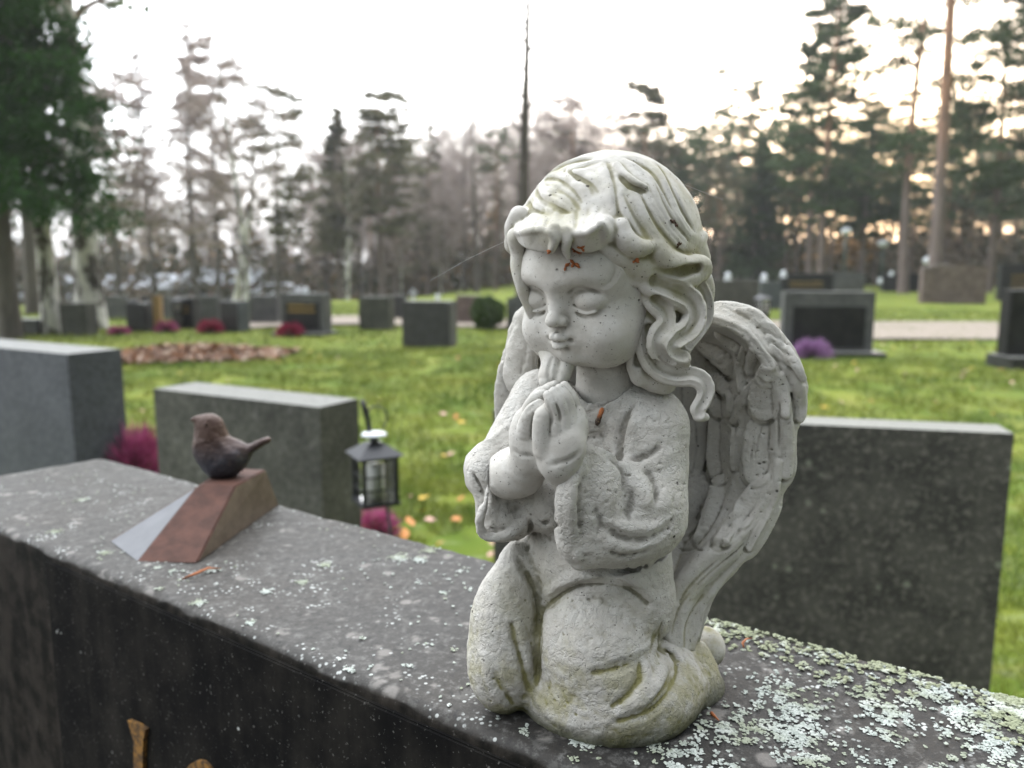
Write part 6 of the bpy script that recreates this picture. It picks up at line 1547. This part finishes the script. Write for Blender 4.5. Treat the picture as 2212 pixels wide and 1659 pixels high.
    while x < 2330:
        left = x < 700; mid = 700 <= x < 1420
        for row in range(3):
            if x > 1420 and row == 2 and rr.random() < .55: continue
            if left and (row == 0 or (row == 1 and rr.random() < .3)): continue
            d = (46, 62, 85)[row] * rr.uniform(.92, 1.1)
            if x > 1420: k = rr.choice(['pine', 'pine', 'pine', 'pine_b']); top = rr.uniform(290, 420)
            elif mid: k = rr.choice(['bare', 'bare', 'bare_b', 'bare_b', 'bare_b', 'spruce', 'pine_b']); top = rr.uniform(235, 375)
            else: k = rr.choice(['bare_b', 'bare_b', 'pine_b', 'bare', 'bare']); top = rr.uniform(300, 500)
            h = at(x, top, d).z; H0 = {'pine': 13, 'pine_b': 12, 'spruce': 11, 'bare': 11, 'bare_b': 10}[k]
            put(k, x + rr.uniform(-12, 12), d, h / H0)
        x += rr.uniform(24, 38)
    # undergrowth at the foot of the wood
    rng = np.random.default_rng(77); n = 90000; az = rng.uniform(-.66, .70, n); d = rng.uniform(48, 120, n)
    xx, yy = d * np.sin(az), d * np.cos(az); h = (2.0 + 4.5 * vnoise(az * 60, d * .1, 1.0, 8)) * np.where(az > .15, .8, 1)
    c = np.stack([xx, yy, rng.random(n) ** 1.3 * h + gz(xx, yy)], 1); V, T = tri_cloud(c, rng.uniform(.15, .32, n), rng)
    t = NT('undergrowth'); n1 = t.noise(.25, 4); cc = t.mix(t.ramp(n1, .4, .6), (.05, .055, .03), (.13, .10, .07)); cc = t.mix(t.ramp(t.noise(.11, 2), .58, .66), cc, (.26, .14, .05))
    o = mesh_np('undergrowth', V, T, t.done(cc, .9, .05), smooth=False); tag(o, 'low brown and green undergrowth along the foot of the far wood', 'undergrowth', kind='stuff')
    # low sheds with pale roofs and parked cars far left
    wall = plain('shed_wall', (.22, .07, .05), .8, .2, 3); roof = plain('shed_roof', (.30, .32, .35), .5, .1, 3); ww = plain('white_wall', (.5, .5, .5), .7, .1, 3)
    for x0, x1, yt, d, m_, lab in ((100, 400, 592, 52, ww, 'long low pale building behind the left birches'), (420, 560, 580, 55, wall, 'low red walled shed with pale roof in the left wood')):
        a, b = at(x0, 600, d), at(x1, 600, d); h = at(x0, yt, d).z - float(gz((a.x + b.x) / 2, a.y)); L_ = (b - a).length; t = thing('low_building', ((a.x + b.x) / 2, a.y, float(gz((a.x + b.x) / 2, a.y))), lab, 'building')
        bm_obj('wall', box_bm(L_, 5, h * .62, 0), m_, t)
        bm = bmesh.new(); e = .4; z0, z1 = h * .62 + .003, h * 1.0
        v = [bm.verts.new(p) for p in ((-L_ / 2 - e, -2.5 - e, z0), (L_ / 2 + e, -2.5 - e, z0), (L_ / 2 + e, 2.5 + e, z0), (-L_ / 2 - e, 2.5 + e, z0), (-L_ / 2 - e, 0, z1), (L_ / 2 + e, 0, z1))]
        for f in ((0, 1, 5, 4), (2, 3, 4, 5), (0, 4, 3), (1, 2, 5), (3, 2, 1, 0)): bm.faces.new([v[k] for k in f])
        bm_obj('roof', bm, roof, t)
        for k in range(int(L_ / 2.2)): bm_obj('window', move_bm(box_bm(.9, .04, .8, .01), (-L_ / 2 + 1.3 + k * 2.1, -2.52, h * .2)), TMg(), t)
    for x, d, lab, c in ((35, 46, 'silver parked car at the far left edge', (.40, .44, .50)), (160, 50, 'white parked van between the birches', (.50, .52, .55)), (600, 52, 'white parked car left of the narrow spruce', (.50, .52, .55))):
        q = at(x, 600, d); car((q.x, q.y, float(gz(q.x, q.y))), lab, c)
def TMg():
    if 'glass' not in TM: TM['glass'] = plain('dark_glass', (.03, .035, .045), .1, .1, 5, spec=.6)
    return TM['glass']
def car(loc, label, c):
    t = thing('parked_car', loc, label, 'car', 'cars parked behind the trees', R(rnd.uniform(-15, 15)))
    m = plain('car_paint', c, .3, .04, 2, spec=.6)
    prof = [(-2.1, .35), (-2.15, .75), (-1.9, .95), (-1.15, 1.02), (-.6, 1.45), (.9, 1.48), (1.6, 1.05), (2.1, .95), (2.15, .4)]
    bm = bmesh.new(); A = [bm.verts.new((x, -.85, z)) for x, z in prof]; B = [bm.verts.new((x, .85, z)) for x, z in prof]; n = len(prof)
    bm.faces.new(A); bm.faces.new(B[::-1])
    for k in range(n): bm.faces.new([A[k], B[k], B[(k + 1) % n], A[(k + 1) % n]])
    bmesh.ops.bevel(bm, geom=bm.edges[:], offset=.06, segments=2, affect='EDGES'); bm_obj('body', bm, m, t, True)
    bm = bmesh.new(); G = [(-1.0, 1.04), (-.55, 1.38), (.85, 1.40), (1.4, 1.06)]
    for y in (-.868, .868): bm.faces.new([bm.verts.new((x, y, z)) for x, z in G])
    bm_obj('side_windows', bm, TMg(), t)
    for x in (-1.35, 1.35):
        for y in (-.8, .8):
            bm = bmesh.new(); bmesh.ops.create_cone(bm, cap_ends=True, segments=18, radius1=.32, radius2=.32, depth=.2); bmesh.ops.rotate(bm, matrix=Matrix.Rotation(R(90), 3, 'X'), verts=bm.verts); move_bm(bm, (x, y, .32)); bm_obj('wheel', bm, gmat('black'), t, True)
rnd = random.Random(9)
# ------------------------------------------------------------------ litter on and around the statue
def small_bits():
    brown = plain('dry_brown', (.30, .10, .035), .6, .35, 900); dark = plain('dark_scale', (.07, .04, .025), .6, .5, 900)
    silk = plain('spider_silk', (.75, .75, .75), .4, .02, 10)
    def needle(pts, r, label):
        t = thing('dry_needle', pts[0], label, 'needle'); bm = bmesh.new(); o = Vector(pts[0]); tube_bm(bm, [Vector(p) - o for p in pts], r, 6); bm_obj('needle', bm, brown, t, True)
    def on_slab(x, y, dz=.001):
        r = ray(x, y); tt = (SLAB_Z / 1000 + dz) / r[2]; return Vector((r[0] * tt, r[1] * tt, SZ + dz))
    needle([on_slab(395, 1250), on_slab(425, 1238, .003), on_slab(450, 1227, .003), on_slab(478, 1228)], [.0008, .0012, .0011, .0005], 'brown dry needle in front of the wedge')
    needle([on_slab(1606, 1398), on_slab(1604, 1388, .003), on_slab(1612, 1380, .003), on_slab(1624, 1378)], [.0005, .0008, .0007, .0004], 'curved brown needle on the moss right of the statue')
    needle([on_slab(1536, 1540), on_slab(1553, 1556)], [.0012, .0003], 'brown needle at the right foot of the statue')
    needle([on_slab(1294, 1592), on_slab(1296, 1606)], [.0008, .001], 'tiny brown needle below the robe')
    deps = bpy.context.evaluated_depsgraph_get()
    def hit(x, y):
        r = ray(x, y); d = Vector(r).normalized(); ok, loc, nrm, *_ = sc.ray_cast(deps, Vector((0, 0, CAM_Z)), d)
        return (loc, nrm) if ok else (Vector((0, 0, CAM_Z)) + d * .4, -d)
    def bits(name, label, cat, spots, mats):
        p0, _ = hit(*spots[0][:2]); t = thing(name, p0, label, cat)
        for x, y, r, mi in spots:
            p, n_ = hit(x, y); rb = random.Random(int(x * 7 + y)); bm = bmesh.new()
            for k in range(4):
                d = (n_ * .5 + Vector((rb.uniform(-1, 1), rb.uniform(-.3, .3), rb.uniform(-1, 1)))).normalized(); tube_bm(bm, [p - p0, p - p0 + d * r * .6, p - p0 + d * r], [r * .18, r * .30, r * .05], 5)
            bm_obj('scale', bm, mats[mi], t, True)
    bits('bud_scales', 'reddish brown bud scales caught under the fringe of the statue', 'bud scales', [(1190, 543, .0022, 0), (1238, 540, .0022, 0), (1252, 548, .0030, 0), (1256, 536, .0024, 0), (1222, 575, .0026, 0), (1240, 570, .0030, 0), (1247, 577, .0020, 0)], [brown, dark])
    bits('bud_scales', 'single red brown scale in the hair above the temple', 'bud scales', [(1372, 563, .0024, 0)], [brown])
    bits('bud_scales', 'dark debris lodged in the hair at the back of the head', 'bud scales', [(1450, 478, .002, 1), (1460, 483, .002, 1), (1466, 530, .002, 1)], [brown, dark])
    # larch bud on the chest
    a, n1 = hit(1303, 882); b, n2 = hit(1290, 920); t = thing('catkin', a, 'brown and black catkin lying on the chest of the statue', 'catkin'); bm = bmesh.new()
    L_ = [a.lerp(b, f) + n1 * .0008 - a for f in np.linspace(0, 1, 9)]
    tube_bm(bm, L_, [.0007, .0012, .0013, .0011, .0014, .0012, .0016, .0014, .0008], 7); o = bm_obj('catkin_body', bm, None, t, True)
    m = NT('catkin'); nn = m.noise(900, 3); zz = m.sep()[2]; c = m.mix(m.ramp(zz, -.006, -.002), (.035, .022, .015), (.40, .14, .05)); c = m.mix(m.ramp(nn, .55, .65, 0, .6), c, (.30, .22, .12)); o.data.materials.append(m.done(c, .6, .3, m.bump(nn, .6, .001)))
    # spider silk
    for pts, lab in ((((1098, 518, 430), (1010, 560, 470), (930, 606, 520)), 'fine spider thread running left from the hair'), (((1402, 366, 437), (1480, 400, 480), (1562, 432, 530)), 'fine spider thread running right from the crown')):
        q = [at(x, y, Y_ / 1000) for x, y, Y_ in pts]; t = thing('spider_thread', q[0], lab, 'spider thread'); bm = bmesh.new(); tube_bm(bm, [p - q[0] for p in q], .000045, 4); bm_obj('thread', bm, silk, t)

def build_haze():
    bm = bmesh.new(); bmesh.ops.create_cube(bm, size=1); bmesh.ops.scale(bm, vec=(420, 330, 34), verts=bm.verts); bmesh.ops.translate(bm, vec=(0, 150, 12), verts=bm.verts)
    m = bpy.data.materials.new('haze_air'); m.use_nodes = True; n = m.node_tree; n.nodes.clear(); o = n.nodes.new('ShaderNodeOutputMaterial'); v = n.nodes.new('ShaderNodeVolumePrincipled')
    v.inputs['Color'].default_value = (.93, .94, .97, 1); v.inputs['Density'].default_value = .0010; v.inputs['Anisotropy'].default_value = .3
    n.links.new(v.outputs[0], o.inputs['Volume']); h = bm_obj('haze', bm, m); tag(h, 'pale autumn haze hanging between the trees', 'haze', kind='stuff')
build_slab(); build_lichen(); build_bird(); build_statue()
build_ground(); build_grass(); build_leaves(); build_graves(); build_trees()
small_bits()
build_haze()
